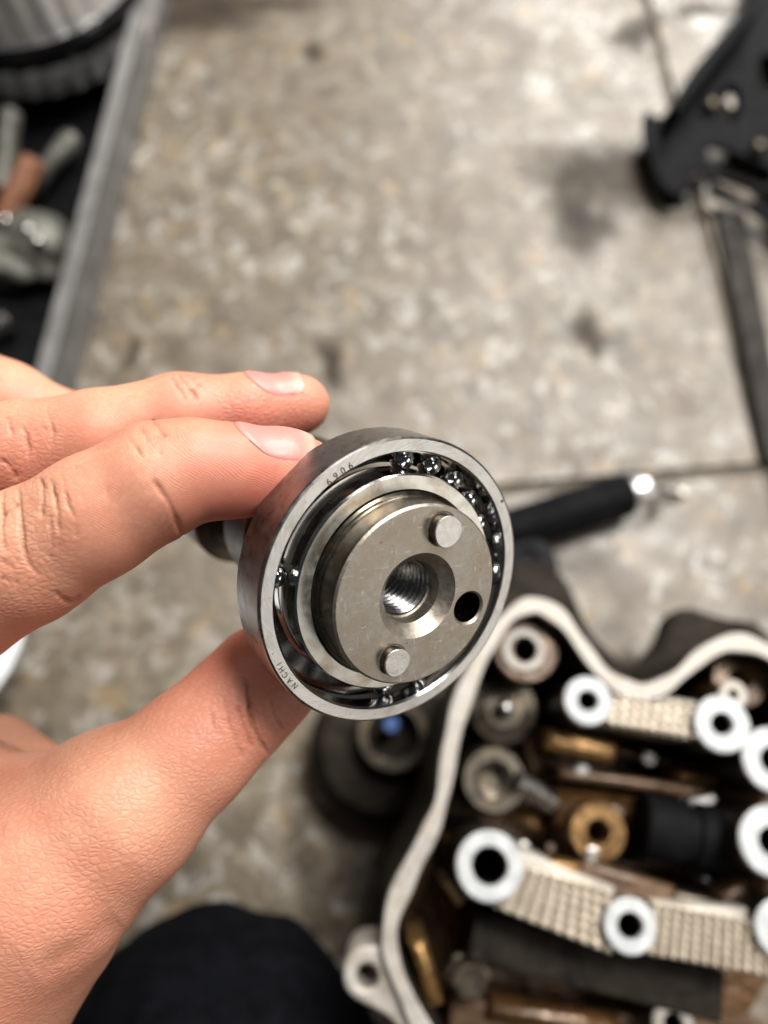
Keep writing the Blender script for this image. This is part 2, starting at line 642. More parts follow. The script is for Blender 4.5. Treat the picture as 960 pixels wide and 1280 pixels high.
# added dark wavy ring low in the gap, to make its depth dark
vs, fs = [], []
K = 240
for i in range(K):
    a = 2 * math.pi * i / K
    for rr in (18.2, 20.5):
        for z in (-6.6 + 0.25 * math.sin(15 * a), -7.6):
            vs.append((rr * 1e-3 * math.cos(a), rr * 1e-3 * math.sin(a), z * 1e-3))
for i in range(K):
    p, q = 4 * i, 4 * ((i + 1) % K)
    for u, v_ in ((0, 1), (1, 3), (3, 2), (2, 0)):
        fs.append((p + u, p + v_, q + v_, q + u))
dark_gap_ring = link('dark_gap_ring', mesh(vs, fs, 50), M_gap_dark, shaft)

# shaft body: nose with countersunk hole, seat, neck, cam discs
prof = [(0, NH - 18), (4.75, NH - 18), (4.75, NH - 4.4), (5.05, NH - 4.2), (5.05, NH - 1.9), (6.85, NH), (NR - 0.35, NH), (NR, NH - 0.35), (NR, 1.2), (NR + 0.2, 1.0), (NR + 0.25, 0.35), (15.0, 0.1), (15.0, -9.0), (17.2, -9.02), (17.2, -10.6), (16.8, -11), (10.6, -11.3), (10.3, -12),
        (10.3, -29), (10.6, -29.4), (0, -29.4)]
nose = link('nose', lathe(prof, 160, ang=28), M_nose, shaft)
cut = bpy.data.objects.new('t', None)
hx, hy = plane_px(585.5, 760, NH)
cm = lathe([(0, NH - 9), (2.55, NH - 9), (2.55, NH - 0.35), (2.9, NH + 0.001), (2.9, NH + 2), (0, NH + 2)], 48)
shift(cm, (hx / 1000, hy / 1000, 0))
co = link('t', cm, None, shaft)
md = nose.modifiers.new('b', 'BOOLEAN')
md.operation = 'DIFFERENCE'
md.object = co
md.solver = 'EXACT'
nm = to_mesh(nose)
nose.modifiers.clear()
bpy.data.objects.remove(co)
nose.data = nm
nm.materials.clear()
nm.materials.append(M_nose)
nm.materials.append(M_shaft)
for p in nm.polygons:
    c = p.center * 1000
    r = math.hypot(c.x, c.y)
    p.material_index = 1 if (r > NR - 0.2 and c.z < NH - 0.3) or c.z < -8 or math.hypot(c.x - hx, c.y - hy) < 2.6 and c.z < NH - 0.6 else 0
smooth(nm, 28)
# helical thread inside the hole
vs, fs = [], []
nt, nz_ = 64, 150
for j in range(nz_):
    z = NH - 4.4 - 13.0 * j / (nz_ - 1)
    for i in range(nt):
        ph = ((z / 1.25) - i / nt) % 1.0
        tri = abs(ph * 2 - 1)
        r = 4.05 + 0.65 * min(max((tri - 0.12) / 0.76, 0), 1)
        a = 2 * math.pi * i / nt
        vs.append((r * 1e-3 * math.cos(a), r * 1e-3 * math.sin(a), z * 1e-3))
for j in range(nz_ - 1):
    for i in range(nt):
        i2 = (i + 1) % nt
        fs.append((j * nt + i, j * nt + i2, (j + 1) * nt + i2, (j + 1) * nt + i))
me = mesh(vs, fs, 50)
me.flip_normals()
link('thread', me, M_thread, shaft)
# two dowel pins standing proud, each gap shadow drawn as a flat dark ring
for (px, py, rr, hh) in ((561, 665, 2.5, 1.75), (497, 829, 2.25, 1.5)):
    x, y = plane_px(px, py, NH + hh)
    me = lathe([(0, NH - 0.5), (rr, NH - 0.5), (rr, NH + hh - 0.16), (rr - 0.05, NH + hh - 0.04), (rr - 0.16, NH + hh), (0, NH + hh)], 48, ang=12,
               rfun=lambda a, r, z: r * (1 + 0.03 * math.sin(3 * a + 1)))
    pin = link('pin', me, M_pin, shaft, (x / 1000, y / 1000, 0))
    me.materials.append(M_shaft)
    for p in me.polygons:
        if abs(p.normal.z) < 0.3:
            p.material_index = 1
    lathe_ring = lathe([(rr + 0.02, NH + 0.012), (rr + 0.28, NH + 0.012)], 48)
    link('pin_shadow_ring', lathe_ring, M_etch_shade, pin)
# cam discs and journal behind the bearing
def lobe(z0, z1, r, lift, a, name, mat=M_lobe):
    def rf(th, rr, z):
        return rr + lift * max(0, math.cos((th - a))) ** 3
    me_ = lathe([(0, z0), (r - 0.5, z0), (r, z0 - 0.5), (r, z1 + 0.5), (r - 0.5, z1), (0, z1)], 96, rfun=lambda th, rr, z: rf(th, rr, z) if rr > 1 else rr)
    return link(name, me_, mat, shaft)


lobe(-29.5, -41, 14.3, 3.0, 1.2, 'cam_lobe')
lobe(-41.2, -55, 9.0, 0, 0, 'journal')
lobe(-55.2, -66, 12.5, 4.0, 3.6, 'cam_lobe')
lobe(-66.2, -82, 9.0, 0, 0, 'journal')
lobe(-82.2, -92, 12.0, 0, 0, 'journal')


# lettering struck into the outer ring face
def glyph(ch, px, py, h, mat, name):
    x, y = plane_px(px, py, 0)
    a = math.atan2(y, x)
    cu = bpy.data.curves.new('c', 'FONT')
    cu.body = ch
    cu.size = h / 0.7 * 1e-3
    cu.align_x = 'CENTER'
    cu.extrude = 0.000008
    cu.offset = 0.00002
    t = bpy.data.objects.new('t', cu)
    col.objects.link(t)
    me_ = to_mesh(t)
    bpy.data.objects.remove(t)
    me_.transform(Matrix.Translation((x * 1e-3, y * 1e-3, 0.00003)) @ Matrix.Rotation(a - math.pi / 2, 4, 'Z') @ Matrix.Translation((0, -h * 0.5e-3, 0)))
    return link(name, me_, mat, oring)


for ch, px, py in (('6', 410.8, 602.3), ('9', 419.5, 595.0), ('0', 428.5, 588.2), ('6', 437.8, 582.0)):
    glyph(ch, px, py, 1.05, M_etch_shade, 'stamped_numeral')
for ch, px, py in (('N', 368.3, 857.3), ('A', 361.5, 851.0), ('C', 356.0, 844.2), ('H', 351.8, 837.0), ('I', 348.6, 830.0)):
    glyph(ch, px, py, 0.85, M_etch_shade, 'stamped_letter')
x, y = plane_px(627.5, 626.5, 0)
link('punch_mark', lathe([(0, 0.02), (0.3, 0.02), (0.3, 0.0)], 12), M_etch_shade, oring, (x / 1000, y / 1000, 0))

# ------------------------------------------------------------------ hand
def surface_nets(Fv, org, h):
    nx, ny, nz = Fv.shape
    S = Fv < 0
    c = np.zeros((nx - 1, ny - 1, nz - 1), np.int8)
    for dx in (0, 1):
        for dy in (0, 1):
            for dz in (0, 1):
                c += S[dx:nx - 1 + dx, dy:ny - 1 + dy, dz:nz - 1 + dz]
    act = (c > 0) & (c < 8)
    ids = np.full(c.shape, -1, np.int64)
    I = np.argwhere(act)
    ids[act] = np.arange(len(I))
    acc = np.zeros((len(I), 3))
    cnt = np.zeros(len(I))
    corners = [(0, 0, 0), (1, 0, 0), (0, 1, 0), (1, 1, 0), (0, 0, 1), (1, 0, 1), (0, 1, 1), (1, 1, 1)]
    edges = [(0, 1), (2, 3), (4, 5), (6, 7), (0, 2), (1, 3), (4, 6), (5, 7), (0, 4), (1, 5), (2, 6), (3, 7)]
    val = [Fv[I[:, 0] + a, I[:, 1] + b, I[:, 2] + d] for a, b, d in corners]
    for e, f in edges:
        va, vb = val[e], val[f]
        m = (va < 0) != (vb < 0)
        t = np.where(m, va / np.where(m, va - vb, 1), 0)
        p = np.array(corners[e]) + t[:, None] * (np.array(corners[f]) - np.array(corners[e]))
        acc += p * m[:, None]
        cnt += m
    V = org + h * (I + acc / cnt[:, None])
    quads = []
    for ax in range(3):
        sl0 = [slice(1, -1)] * 3
        sl1 = [slice(1, -1)] * 3
        sl0[ax] = slice(0, -1)
        sl1[ax] = slice(1, None)
        ch = S[tuple(sl0)] != S[tuple(sl1)]
        E_ = np.argwhere(ch)
        off = np.array([1, 1, 1])
        off[ax] = 0
        E_ = E_ + off
        inside = S[E_[:, 0], E_[:, 1], E_[:, 2]]
        b, d = [(1, 2), (2, 0), (0, 1)][ax]
        q = []
        for ob, od in ((-1, -1), (0, -1), (0, 0), (-1, 0)):
            k = E_.copy()
            k[:, b] += ob
            k[:, d] += od
            q.append(ids[k[:, 0], k[:, 1], k[:, 2]])
        q = np.stack(q, 1)
        q[~inside] = q[~inside][:, ::-1]
        quads.append(q)
    return V, np.concatenate(quads)


def smin(a, b, k):
    h = np.clip(0.5 + 0.5 * (b - a) / k, 0, 1)
    return b + (a - b) * h - k * h * (1 - h)


def seg(P, a, ra, b, rb):
    ab = (b - a).astype(np.float32)
    t = np.clip(((P - a.astype(np.float32)) @ ab) / float(ab @ ab), 0, 1)
    d = P - a.astype(np.float32) - t[..., None] * ab
    return np.sqrt((d * d).sum(-1)) - (ra + (rb - ra) * t)


def chain(P, nodes, k):
    pts = [(pc(a, b, d), r) for a, b, d, r in nodes]
    out = None
    for (a, ra), (b, rb) in zip(pts[:-1], pts[1:]):
        s = seg(P, a, ra, b, rb)
        out = s if out is None else smin(out, s, k)
    return out


INDEX = [(-190, 822, 126, 12.8), (-60, 750, 120, 10.8), (35, 695, 117, 10.1), (120, 645, 116, 9.2), (198, 600, 116, 8.7), (242, 586, 116.5, 7.35), (290, 588, 118, 6.9), (350, 590, 121, 6.5), (380, 590, 124, 5.6)]
INDEX_PADS = [[(176, 630, 115.5, 6.9), (200, 624, 116, 6.0)], [(264, 599, 117.4, 6.1), (300, 600, 119, 5.6)]]
MIDDLE = [(-170, 650, 142, 11), (-50, 592, 137, 9.3), (25, 565, 134, 8.7), (120, 546, 134, 7.9), (225, 520, 137, 7.4), (310, 514, 140, 6.6), (365, 507, 143, 5.5), (378, 505, 143.5, 5.1)]
RING = [(-170, 440, 165, 11), (-90, 466, 159, 9.6), (8, 505, 156, 8.5), (80, 537, 158, 7.6), (150, 565, 161, 7.0), (230, 575, 166, 6.5)]
LITTLE = [(-190, 560, 185, 9.5), (-70, 575, 180, 8.0), (50, 600, 180, 7.0), (130, 625, 180, 6.4), (180, 625, 178, 6.0)]
THUMB = [(418, 778, 141.5, 5.6), (390, 802, 140, 7.4), (330, 850, 137.5, 9.3), (290, 890, 135.5, 9.5), (240, 938, 133, 10.3), (155, 1012, 130, 13.0), (55, 1098, 129, 15.8), (-60, 1215, 131, 19.0), (-190, 1360, 140, 23), (-330, 1520, 155, 27)]
THUMB2 = [(120, 1010, 136, 11), (20, 1050, 138, 14), (-120, 1000, 146, 16), (-200, 860, 138, 14)]
WRIST = [(70, 1165, 135, 9.5), (0, 1255, 139, 12), (-110, 1400, 150, 18), (-230, 1550, 165, 22)]
PALM = [(-210, 830, 140, 17), (-200, 1000, 155, 22), (-190, 1200, 160, 25), (-280, 1450, 168, 27)]
PALM2 = [(-230, 640, 155, 15), (-250, 800, 172, 18), (-240, 1000, 178, 20), (-220, 1220, 172, 22)]
BULGE = [(-130, 985, 168, 15), (-10, 958, 166, 10.6), (62, 972, 168, 7.0)]


def hand_sdf(P):
    idx = chain(P, INDEX, 2.0)
    for q in INDEX_PADS:
        idx = smin(idx, chain(P, q, 1.0), 1.2)
    mid = chain(P, MIDDLE, 2.0)
    d = smin(idx, mid, 0.5)
    d = smin(d, chain(P, RING, 2.0), 0.5)
    d = smin(d, chain(P, LITTLE, 2.0), 0.5)
    th = chain(P, THUMB, 3.0)
    th = smin(th, chain(P, THUMB2, 3.0), 9.0)
    th = smin(th, chain(P, WRIST, 3.0), 7.0)
    pm = smin(chain(P, PALM, 3.0), chain(P, PALM2, 3.0), 6.0)
    pm = smin(pm, chain(P, BULGE, 2.0), 3.0)
    th = smin(th, pm, 2.0)
    return smin(d, th, 1.5)


def near_poly(V2, poly):
    """pixel distance of points to a polyline"""
    best = np.full(len(V2), 1e9)
    along = np.zeros(len(V2))
    P = np.array(poly, float)
    n = len(P) - 1
    for i, (a, b) in enumerate(zip(P[:-1], P[1:])):
        ab = b - a
        t = np.clip(((V2 - a) @ ab) / (ab @ ab), 0, 1)
        d = np.hypot(*(V2 - a - t[:, None] * ab).T)
        along = np.where(d < best, (i + t) / n, along)
        best = np.minimum(best, d)
    return best, along


H_ = 0.6
lo = np.array([-128.0, -150.0, 102.0])
hi = np.array([2.0, 48.0, 214.0])
N_ = np.ceil((hi - lo) / H_).astype(int) + 1
ax_ = [lo[i] + H_ * np.arange(N_[i]) for i in range(3)]
CB = 5
nb = -(-N_ // CB)
cx_ = [lo[i] + H_ * (CB * np.arange(nb[i]) + (CB - 1) / 2) for i in range(3)]
Cv = hand_sdf(np.stack(np.meshgrid(*cx_, indexing='ij'), -1).astype(np.float32))
Fv = np.repeat(np.repeat(np.repeat(Cv, CB, 0), CB, 1), CB, 2)[:N_[0], :N_[1], :N_[2]].copy()
near = np.argwhere(np.abs(Fv) < CB * H_ * 1.1 + 0.6)
for i0 in range(0, len(near), 200000):
    k = near[i0:i0 + 200000]
    Fv[k[:, 0], k[:, 1], k[:, 2]] = hand_sdf((lo + H_ * k).astype(np.float32))
for s in ((0,), (-1,)):
    Fv[s[0]] = np.maximum(Fv[s[0]], 0.5)
    Fv[:, s[0]] = np.maximum(Fv[:, s[0]], 0.5)
    Fv[:, :, s[0]] = np.maximum(Fv[:, :, s[0]], 0.5)
V, Q = surface_nets(Fv, lo, H_)
del Fv
used = np.unique(Q)
remap = np.full(len(V), -1)
remap[used] = np.arange(len(used))
V, Q = V[used], remap[Q]


def relax(V, Q, it, lam):
    n = len(V)
    src = np.concatenate([Q[:, k] for k in range(4) for m in (1, 3)])
    dst = np.concatenate([Q[:, (k + m) % 4] for k in range(4) for m in (1, 3)])
    cnt = np.bincount(src, minlength=n)
    for _ in range(it):
        avg = np.stack([np.bincount(src, V[dst, i], n) for i in range(3)], 1) / cnt[:, None]
        V = V + lam * (avg - V)
    return V


V = relax(V, Q, 4, 0.5)
me = bpy.data.meshes.new('m')
me.from_pydata(V.tolist(), [], Q.tolist())
tmp = link('t', me)
md = tmp.modifiers.new('s', 'SUBSURF')
md.levels = 1
md.render_levels = 1
hm = to_mesh(tmp)
bpy.data.objects.remove(tmp)
nv = len(hm.vertices)
V = np.empty(nv * 3)
hm.vertices.foreach_get('co', V)
V = V.reshape(-1, 3)
N = np.empty(nv * 3)
hm.vertices.foreach_get('normal', N)
N = N.reshape(-1, 3)
view = V / np.linalg.norm(V, axis=1)[:, None]
if (np.sum(N * view, 1) < 0).mean() < 0.2:
    N = -N
V2 = np.stack([480 + FPX * V[:, 0] / V[:, 2], 640 - FPX * V[:, 1] / V[:, 2]], 1)
front = np.clip(-np.sum(N * view, 1) * 4 + 0.9, 0, 1)

# creases: polyline in photo pixels, depth mm, half width px, grime, depth range of the surface mm
CREASE = [
    ([(232, 676), (224, 660), (218, 645), (211, 630), (200, 612), (192, 600)], 0.4, 4.6, 0.3, (100, 130)),
    ([(190, 524), (200, 538), (206, 548)], 0.35, 3.0, 0.5, (100, 130)),
    ([(160, 545), (172, 563), (180, 575)], 0.25, 3.0, 0.4, (100, 130)),
    ([(176, 535), (186, 552)], 0.2, 2.5, 0.4, (100, 130)),
    ([(22, 608), (25, 640), (27, 672), (35, 703), (50, 720)], 0.55, 3.4, 0.5, (100, 130)),
    ([(4, 612), (1, 650), (6, 690)], 0.4, 3.2, 0.4, (100, 130)),
    ([(50, 596), (53, 622), (51, 648)], 0.35, 2.8, 0.5, (100, 130)),
    ([(62, 598), (70, 632), (74, 668)], 0.4, 3.0, 0.5, (100, 130)),
    ([(78, 594), (83, 625), (95, 650)], 0.25, 2.6, 0.4, (100, 130)),
    ([(62, 640), (64, 680), (60, 700)], 0.2, 2.4, 0.2, (100, 130)),
    ([(0, 645), (12, 637), (22, 628)], 0.35, 3.0, 0.7, (100, 130)),
    ([(66, 738), (78, 749), (92, 753), (102, 744)], 0.45, 4.0, 0.3, (100, 130)),
    ([(0, 722), (25, 731)], 0.2, 3.0, 0.2, (100, 130)),
    ([(0, 700), (20, 712)], 0.2, 3.0, 0.2, (100, 130)),
    ([(222, 468), (234, 482), (243, 492), (247, 503)], 0.35, 3.0, 0.5, (115, 150)),
    ([(212, 470), (224, 486), (232, 500)], 0.25, 2.8, 0.4, (115, 150)),
    ([(240, 470), (250, 484)], 0.2, 2.6, 0.4, (115, 150)),
    ([(28, 530), (34, 552), (36, 575)], 0.4, 3.2, 0.4, (115, 150)),
    ([(0, 575), (14, 585), (22, 600)], 0.4, 3.2, 0.4, (115, 150)),
    ([(60, 515), (66, 540), (64, 560)], 0.22, 3.0, 0.2, (115, 150)),
    ([(8, 520), (16, 545)], 0.3, 3.0, 0.3, (115, 150)),
    ([(306, 846), (311, 880), (318, 912), (336, 944)], 0.7, 3.6, 0.6, (115, 150)),
    ([(296, 880), (304, 908), (318, 938)], 0.28, 3.0, 0.25, (115, 150)),
    ([(283, 895), (292, 922), (305, 950)], 0.22, 3.0, 0.2, (115, 150)),
    ([(262, 890), (270, 922)], 0.18, 3.0, 0.15, (115, 150)),
    ([(335, 870), (345, 900), (356, 915)], 0.25, 3.0, 0.3, (115, 150)),
    ([(152, 1150), (118, 1174), (88, 1194), (45, 1218)], 0.45, 15.0, 0.0, (90, 150)),
    ([(0, 930), (30, 938), (70, 944)], 0.5, 3.5, 0.15, (140, 190)),
    ([(0, 945), (30, 950), (60, 952)], 0.4, 3.0, 0.15, (140, 190)),
]
rw = random.Random(5)
for (cx, cy, ang_, n_, spx, spy, ln, zr_) in ((45, 650, 85, 22, 55, 50, 26, (100, 130)), (180, 550, 60, 9, 22, 16, 16, (100, 130)), (232, 486, 58, 9, 20, 12, 16, (115, 150)), (30, 560, 75, 12, 34, 30, 20, (115, 150)), (305, 900, 68, 12, 34, 26, 26, (115, 150)), (110, 610, 80, 8, 30, 25, 18, (100, 130))):
    for _ in range(n_):
        x, y = cx + rw.uniform(-1, 1) * spx, cy + rw.uniform(-1, 1) * spy
        a = math.radians(ang_ + rw.uniform(-16, 16))
        L_ = ln * rw.uniform(0.5, 1.1)
        dx, dy = math.cos(a) * L_ / 2, math.sin(a) * L_ / 2
        CREASE.append(([(x - dx, y - dy), (x + rw.uniform(-2, 2), y + rw.uniform(-2, 2)), (x + dx, y + dy)], rw.uniform(0.03, 0.09), 2.6, rw.uniform(0.05, 0.22), zr_))
dirt = np.zeros(nv)
disp = np.zeros(nv)
jit = np.stack([np.sin(V[:, 1] * 2.3 + V[:, 2] * 1.7) + np.sin(V[:, 0] * 3.9), np.sin(V[:, 0] * 2.9 + V[:, 2]) + np.sin(V[:, 1] * 4.3)], 1) * 0.4
for poly, dep, wid, gr, (z0, z1) in CREASE:
    lo2, hi2 = np.min(poly, 0) - 40, np.max(poly, 0) + 40
    sel = np.where((V2 > lo2).all(1) & (V2 < hi2).all(1) & (V[:, 2] > z0) & (V[:, 2] < z1))[0]
    if not len(sel):
        continue
    d, al = near_poly(V2[sel] + jit[sel] * 1.1, [tuple(q) for q in spline(poly, 5)])
    tp = np.clip(np.minimum(al, 1 - al) * 6.0, 0.0, 1) ** 0.8 * (0.75 + 0.25 * np.sin(al * 9 + poly[0][0]))
    ff = front[sel] * tp
    wd = wid * (0.5 + 0.25 * tp) if wid < 8 else wid
    disp[sel] -= 1.1 * dep * np.exp(-(d / wd) ** 2) * ff
    disp[sel] -= 0.22 * dep * np.exp(-(d / (3.2 * wid)) ** 2) * ff
    dirt[sel] = np.maximum(dirt[sel], 1.35 * gr * np.exp(-(d / (wd * 1.1)) ** 2) * ff)
# grimy pads and knuckles
for cx, cy, r, a, z0, z1 in ((210, 655, 20, 0.55, 100, 130), (188, 540, 22, 0.18, 100, 130), (185, 668, 26, 0.25, 100, 130), (45, 620, 40, 0.16, 100, 130), (238, 482, 20, 0.12, 115, 150), (325, 905, 30, 0.12, 115, 150)):
    d = np.hypot(V2[:, 0] - cx, V2[:, 1] - cy)
    dirt = np.maximum(dirt, a * np.exp(-(d / r) ** 2) * ((V[:, 2] > z0) & (V[:, 2] < z1)))
V = V + N * disp[:, None]
# palm side and finger ends are pinker than the backs
dn = -N[:, 1] * 0.5 + 0.35
pink = np.clip(dn, 0, 1) * 0.6
pink += 0.8 * np.exp(-(np.hypot(V2[:, 0] - 335, V2[:, 1] - 570) / 110) ** 2)
pink += 0.8 * np.exp(-(np.hypot(V2[:, 0] - 310, V2[:, 1] - 820) / 105) ** 2)
pink = np.clip(pink, 0, 1)
ridge = np.clip((V2[:, 0] - 60) / 60, 0, 1) * (V2[:, 1] < 745) * (V[:, 2] < 132)
W = c2w(V)
base = np.array([W[:, 0].min(), W[:, 1].min(), W[:, 2].min()])
hand_loc = Vector(c2w(pc(0, 1280, 150)))
hm.vertices.foreach_set('co', (W - np.array(hand_loc)).ravel())
for nm_, arr in (('pink', pink), ('dirt', np.clip(dirt, 0, 1)), ('ridge', ridge)):
    at = hm.attributes.new(nm_, 'FLOAT', 'POINT')
    at.data.foreach_set('value', arr.astype(np.float32))
smooth(hm, 180)
Nw = np.empty(nv * 3)
hm.vertices.foreach_get('normal', Nw)
tip_ = int(np.argmax(W[:, 1]))
if Nw.reshape(-1, 3)[tip_, 1] < 0:
    hm.flip_normals()
hand = link('hand', hm, M_skin, None, hand_loc)
tag(hand, 'bare left hand pinching the bearing shaft between thumb and first two fingers', 'hand')


def nail(nodes, s0, s1, elev, half, name='fingernail', grow=1.0):
    """plate lying on the finger, s0..s1 pixel x along its axis; elev = turn of the nail towards the camera"""
    A = np.array([pc(a, b, d) for a, b, d, r in nodes])
    xs = np.array([a for a, b, d, r in nodes], float)

    def cen(px):
        return np.array([np.interp(px, xs, A[:, i]) for i in range(3)])
    c0, c1 = cen(s0), cen(s1)
    ax = (c1 - c0) / np.linalg.norm(c1 - c0)
    up = np.array([0, math.sin(elev), -math.cos(elev)])
    up -= ax * up.dot(ax)
    up /= np.linalg.norm(up)
    sd = np.cross(ax, up)
    nu, nw = 28, 22
    top, uu = [], []
    L = np.linalg.norm(c1 - c0)
    for i in range(nu + 1):
        u = i / nu
        for j in range(nw + 1):
            wv = -1 + 2 * j / nw
            # rounded root and free edge
            uo = u + (0.30 * wv * wv * (1 - u) ** 2) - (0.10 * wv * wv * u)
            ph = wv * half * (0.84 + 0.16 * math.sin(math.pi * min(u * 0.8 + 0.05, 0.5)))
            c = c0 + ax * (L * uo)
            dr = up * math.cos(ph) + sd * math.sin(ph)
            top.append([0, c, dr, u, wv])
            uu.append(u)
    Cn, Dn = np.array([q[1] for q in top]), np.array([q[2] for q in top])
    a, b = np.full(len(top), 0.5), np.full(len(top), 14.0)
    for _ in range(18):
        m = (a + b) / 2
        ins = hand_sdf((Cn + Dn * m[:, None]).astype(np.float32)) < 0
        a, b = np.where(ins, m, a), np.where(ins, b, m)
    for q, v_ in zip(top, a):
        q[0] = v_
    # free edge keeps its height instead of following the round tip
    pts = []
    k = nw + 1
    for i in range(nu + 1):
        for j in range(k):
            a, c, dr, u, wv = top[i * k + j]
            if u > 0.62:
                a_ref = top[int(0.62 * nu) * k + j][0]
                a = max(a, a_ref - 0.9 * ((u - 0.62) / 0.38) ** 2)
            edge = max(0, abs(wv) - 0.86) / 0.14
            lift = 0.24 * (1 - edge * 1.3) * min(1, u / 0.06 + 0.1)
            pts.append(c + dr * (a + lift - 0.05))
    top_ = np.array(pts)
    bot_ = []
    for i, p in enumerate(pts):
        bot_.append(p - top[i][2] * 0.45)
    allv = np.concatenate([top_, np.array(bot_)])
    fs_ = []
    n0 = len(pts)
    for i in range(nu):
        for j in range(nw):
            q = (i * k + j, i * k + j + 1, (i + 1) * k + j + 1, (i + 1) * k + j)
            fs_.append(q)
            fs_.append(tuple(n0 + z for z in q[::-1]))
    ring_ = [j for j in range(k)] + [i * k + nw for i in range(1, nu + 1)] + [nu * k + j for j in range(nw - 1, -1, -1)] + [i * k for i in range(nu - 1, 0, -1)]
    for p, q in zip(ring_, ring_[1:] + ring_[:1]):
        fs_.append((p, q, n0 + q, n0 + p))
    me_ = mesh((c2w(allv) - np.array(hand_loc)).tolist(), fs_, 60)
    at_ = me_.attributes.new('along', 'FLOAT', 'POINT')
    at_.data.foreach_set('value', np.array(uu + uu, np.float32))
    rim = np.array([max(np.clip((abs(q[4]) - 0.9) / 0.08, 0, 1), np.clip(1 - q[3] / 0.05, 0, 1), 0.8 * np.clip((q[3] - 0.955) / 0.03, 0, 1)) for q in top])
    at_ = me_.attributes.new('rim', 'FLOAT', 'POINT')
    at_.data.foreach_set('value', np.concatenate([rim, rim]).astype(np.float32) * 0.75)
    return link(name, me_, M_nail, hand)


nail(INDEX, 284, 399, math.radians(56), math.radians(52))
nail(MIDDLE, 309, 411, math.radians(60), math.radians(52))

# ------------------------------------------------------------------ background materials
M_alu = mat_steel('bare_cast_aluminium', (0.27, 0.25, 0.22), (0.44, 0.415, 0.38), 0.45, 0.62, 0.35, 200, 0.0001, 0.3)
M_white = simple('bright_machined_aluminium', (0.33, 0.345, 0.35), (0.56, 0.57, 0.57), 190, 0.4, 0.55, 0.1, 0.00008)
M_stud = simple('machined_stud_face', (0.36, 0.305, 0.235), (0.58, 0.515, 0.42), 240, 0.28, 0.42, 0.4, 0.00005)
M_cast = simple('dark_oily_casting', (0.012, 0.010, 0.008), (0.034, 0.028, 0.022), 120, 0.45, 0.7, 0.1, 0.0004)
M_oil = simple('brown_oil_film', (0.018, 0.009, 0.004), (0.13, 0.064, 0.022), 70, 0.12, 0.3, 0.3, 0.0008)
M_gold = simple('oil_varnished_metal', (0.11, 0.055, 0.017), (0.36, 0.21, 0.08), 110, 0.18, 0.4, 0.6, 0.0003)
M_brown = simple('varnished_brown_casting', (0.045, 0.024, 0.012), (0.145, 0.085, 0.045), 90, 0.25, 0.45, 0.3, 0.0004)
M_bsteel = mat_steel('bright_worn_steel', (0.30, 0.29, 0.28), (0.55, 0.54, 0.52), 0.2, 0.4, 0.4, 300)
M_dsteel = mat_steel('dark_worn_steel', (0.045, 0.04, 0.033), (0.11, 0.097, 0.078), 0.35, 0.5, 0.3, 260)
M_black = simple('black_plastic', (0.0035, 0.0035, 0.004), (0.008, 0.008, 0.009), 90, 0.5, 0.7, 0, 0.0002)
M_rubber = simple('black_rubber', (0.012, 0.012, 0.013), (0.03, 0.03, 0.031), 120, 0.6, 0.8, 0, 0.0003)
M_cloth = simple('navy_cloth', (0.0018, 0.0019, 0.0024), (0.0048, 0.0052, 0.0072), 120, 0.9, 0.98, 0, 0.0008)
M_enamel = simple('white_enamel', (0.72, 0.75, 0.78), (0.82, 0.84, 0.86), 60, 0.2, 0.3)
M_tray = simple('grey_steel_tray', (0.10, 0.097, 0.093), (0.20, 0.195, 0.19), 70, 0.4, 0.6, 0.2, 0.0003)
M_chrome = mat_steel('polished_chrome', (0.66, 0.66, 0.66), (0.80, 0.80, 0.80), 0.16, 0.3, 0, 120, 0.00003, 0.55)
M_rust = simple('orange_rust', (0.10, 0.035, 0.015), (0.24, 0.095, 0.045), 120, 0.6, 0.8, 0, 0.0004)
M_lump = simple('grey_green_casting', (0.045, 0.045, 0.037), (0.15, 0.145, 0.12), 110, 0.4, 0.65, 0.3, 0.0006)
M_blue = simple('blue_plastic', (0.03, 0.07, 0.22), (0.06, 0.13, 0.33), 100, 0.3, 0.45)
M_strip = simple('dark_grey_strip', (0.025, 0.022, 0.02), (0.06, 0.055, 0.05), 90, 0.6, 0.8, 0, 0.0003)
M_gloss = simple('black_gloss_paint', (0.005, 0.005, 0.006), (0.01, 0.01, 0.011), 60, 0.08, 0.16, 0)
for m_ in (M_black, M_rubber, M_cloth, M_cast, M_strip):
    m_.node_tree.nodes['Principled BSDF'].inputs['IOR'].default_value = 1.12
M_clear = simple('pale_plastic', (0.55, 0.55, 0.53), (0.68, 0.68, 0.66), 80, 0.15, 0.25)

# ------------------------------------------------------------------ cylinder head
ZT = 0.135
ZP = 0.082
hb = G(760, 1050, 0)
head = root('cylinder_head', (hb.x, hb.y, 0), 'open oily aluminium engine cylinder head with white machined bolt bosses, lying on the floor', 'cylinder head')


def hpart(name, me, mat, parent=None):
    """world-space mesh -> child of the head"""
    shift(me, (-hb.x, -hb.y, 0))
    return link(name, me, mat, parent or head)


RAIL = [(592, 1420), (548, 1330), (520, 1272), (490, 1200), (489, 1150), (508, 1098), (535, 1045), (552, 1000), (562, 940), (575, 885), (597, 830), (625, 783), (650, 761), (674, 757), (702, 773), (727, 806), (756, 843), (790, 863), (820, 862), (848, 845), (880, 818), (915, 803), (952, 810), (990, 838), (1030, 900)]
rail_px = spline(RAIL, 5)
path = [np.array(G(p[0], p[1], ZT)[:2]) for p in rail_px]
HWID = 0.0024


def offs(path, d):
    out = []
    for i in range(len(path)):
        a, b = path[max(i - 1, 0)], path[min(i + 1, len(path) - 1)]
        t = (b - a) / np.linalg.norm(b - a)
        out.append(path[i] + d * np.array([-t[1], t[0]]))
    return out


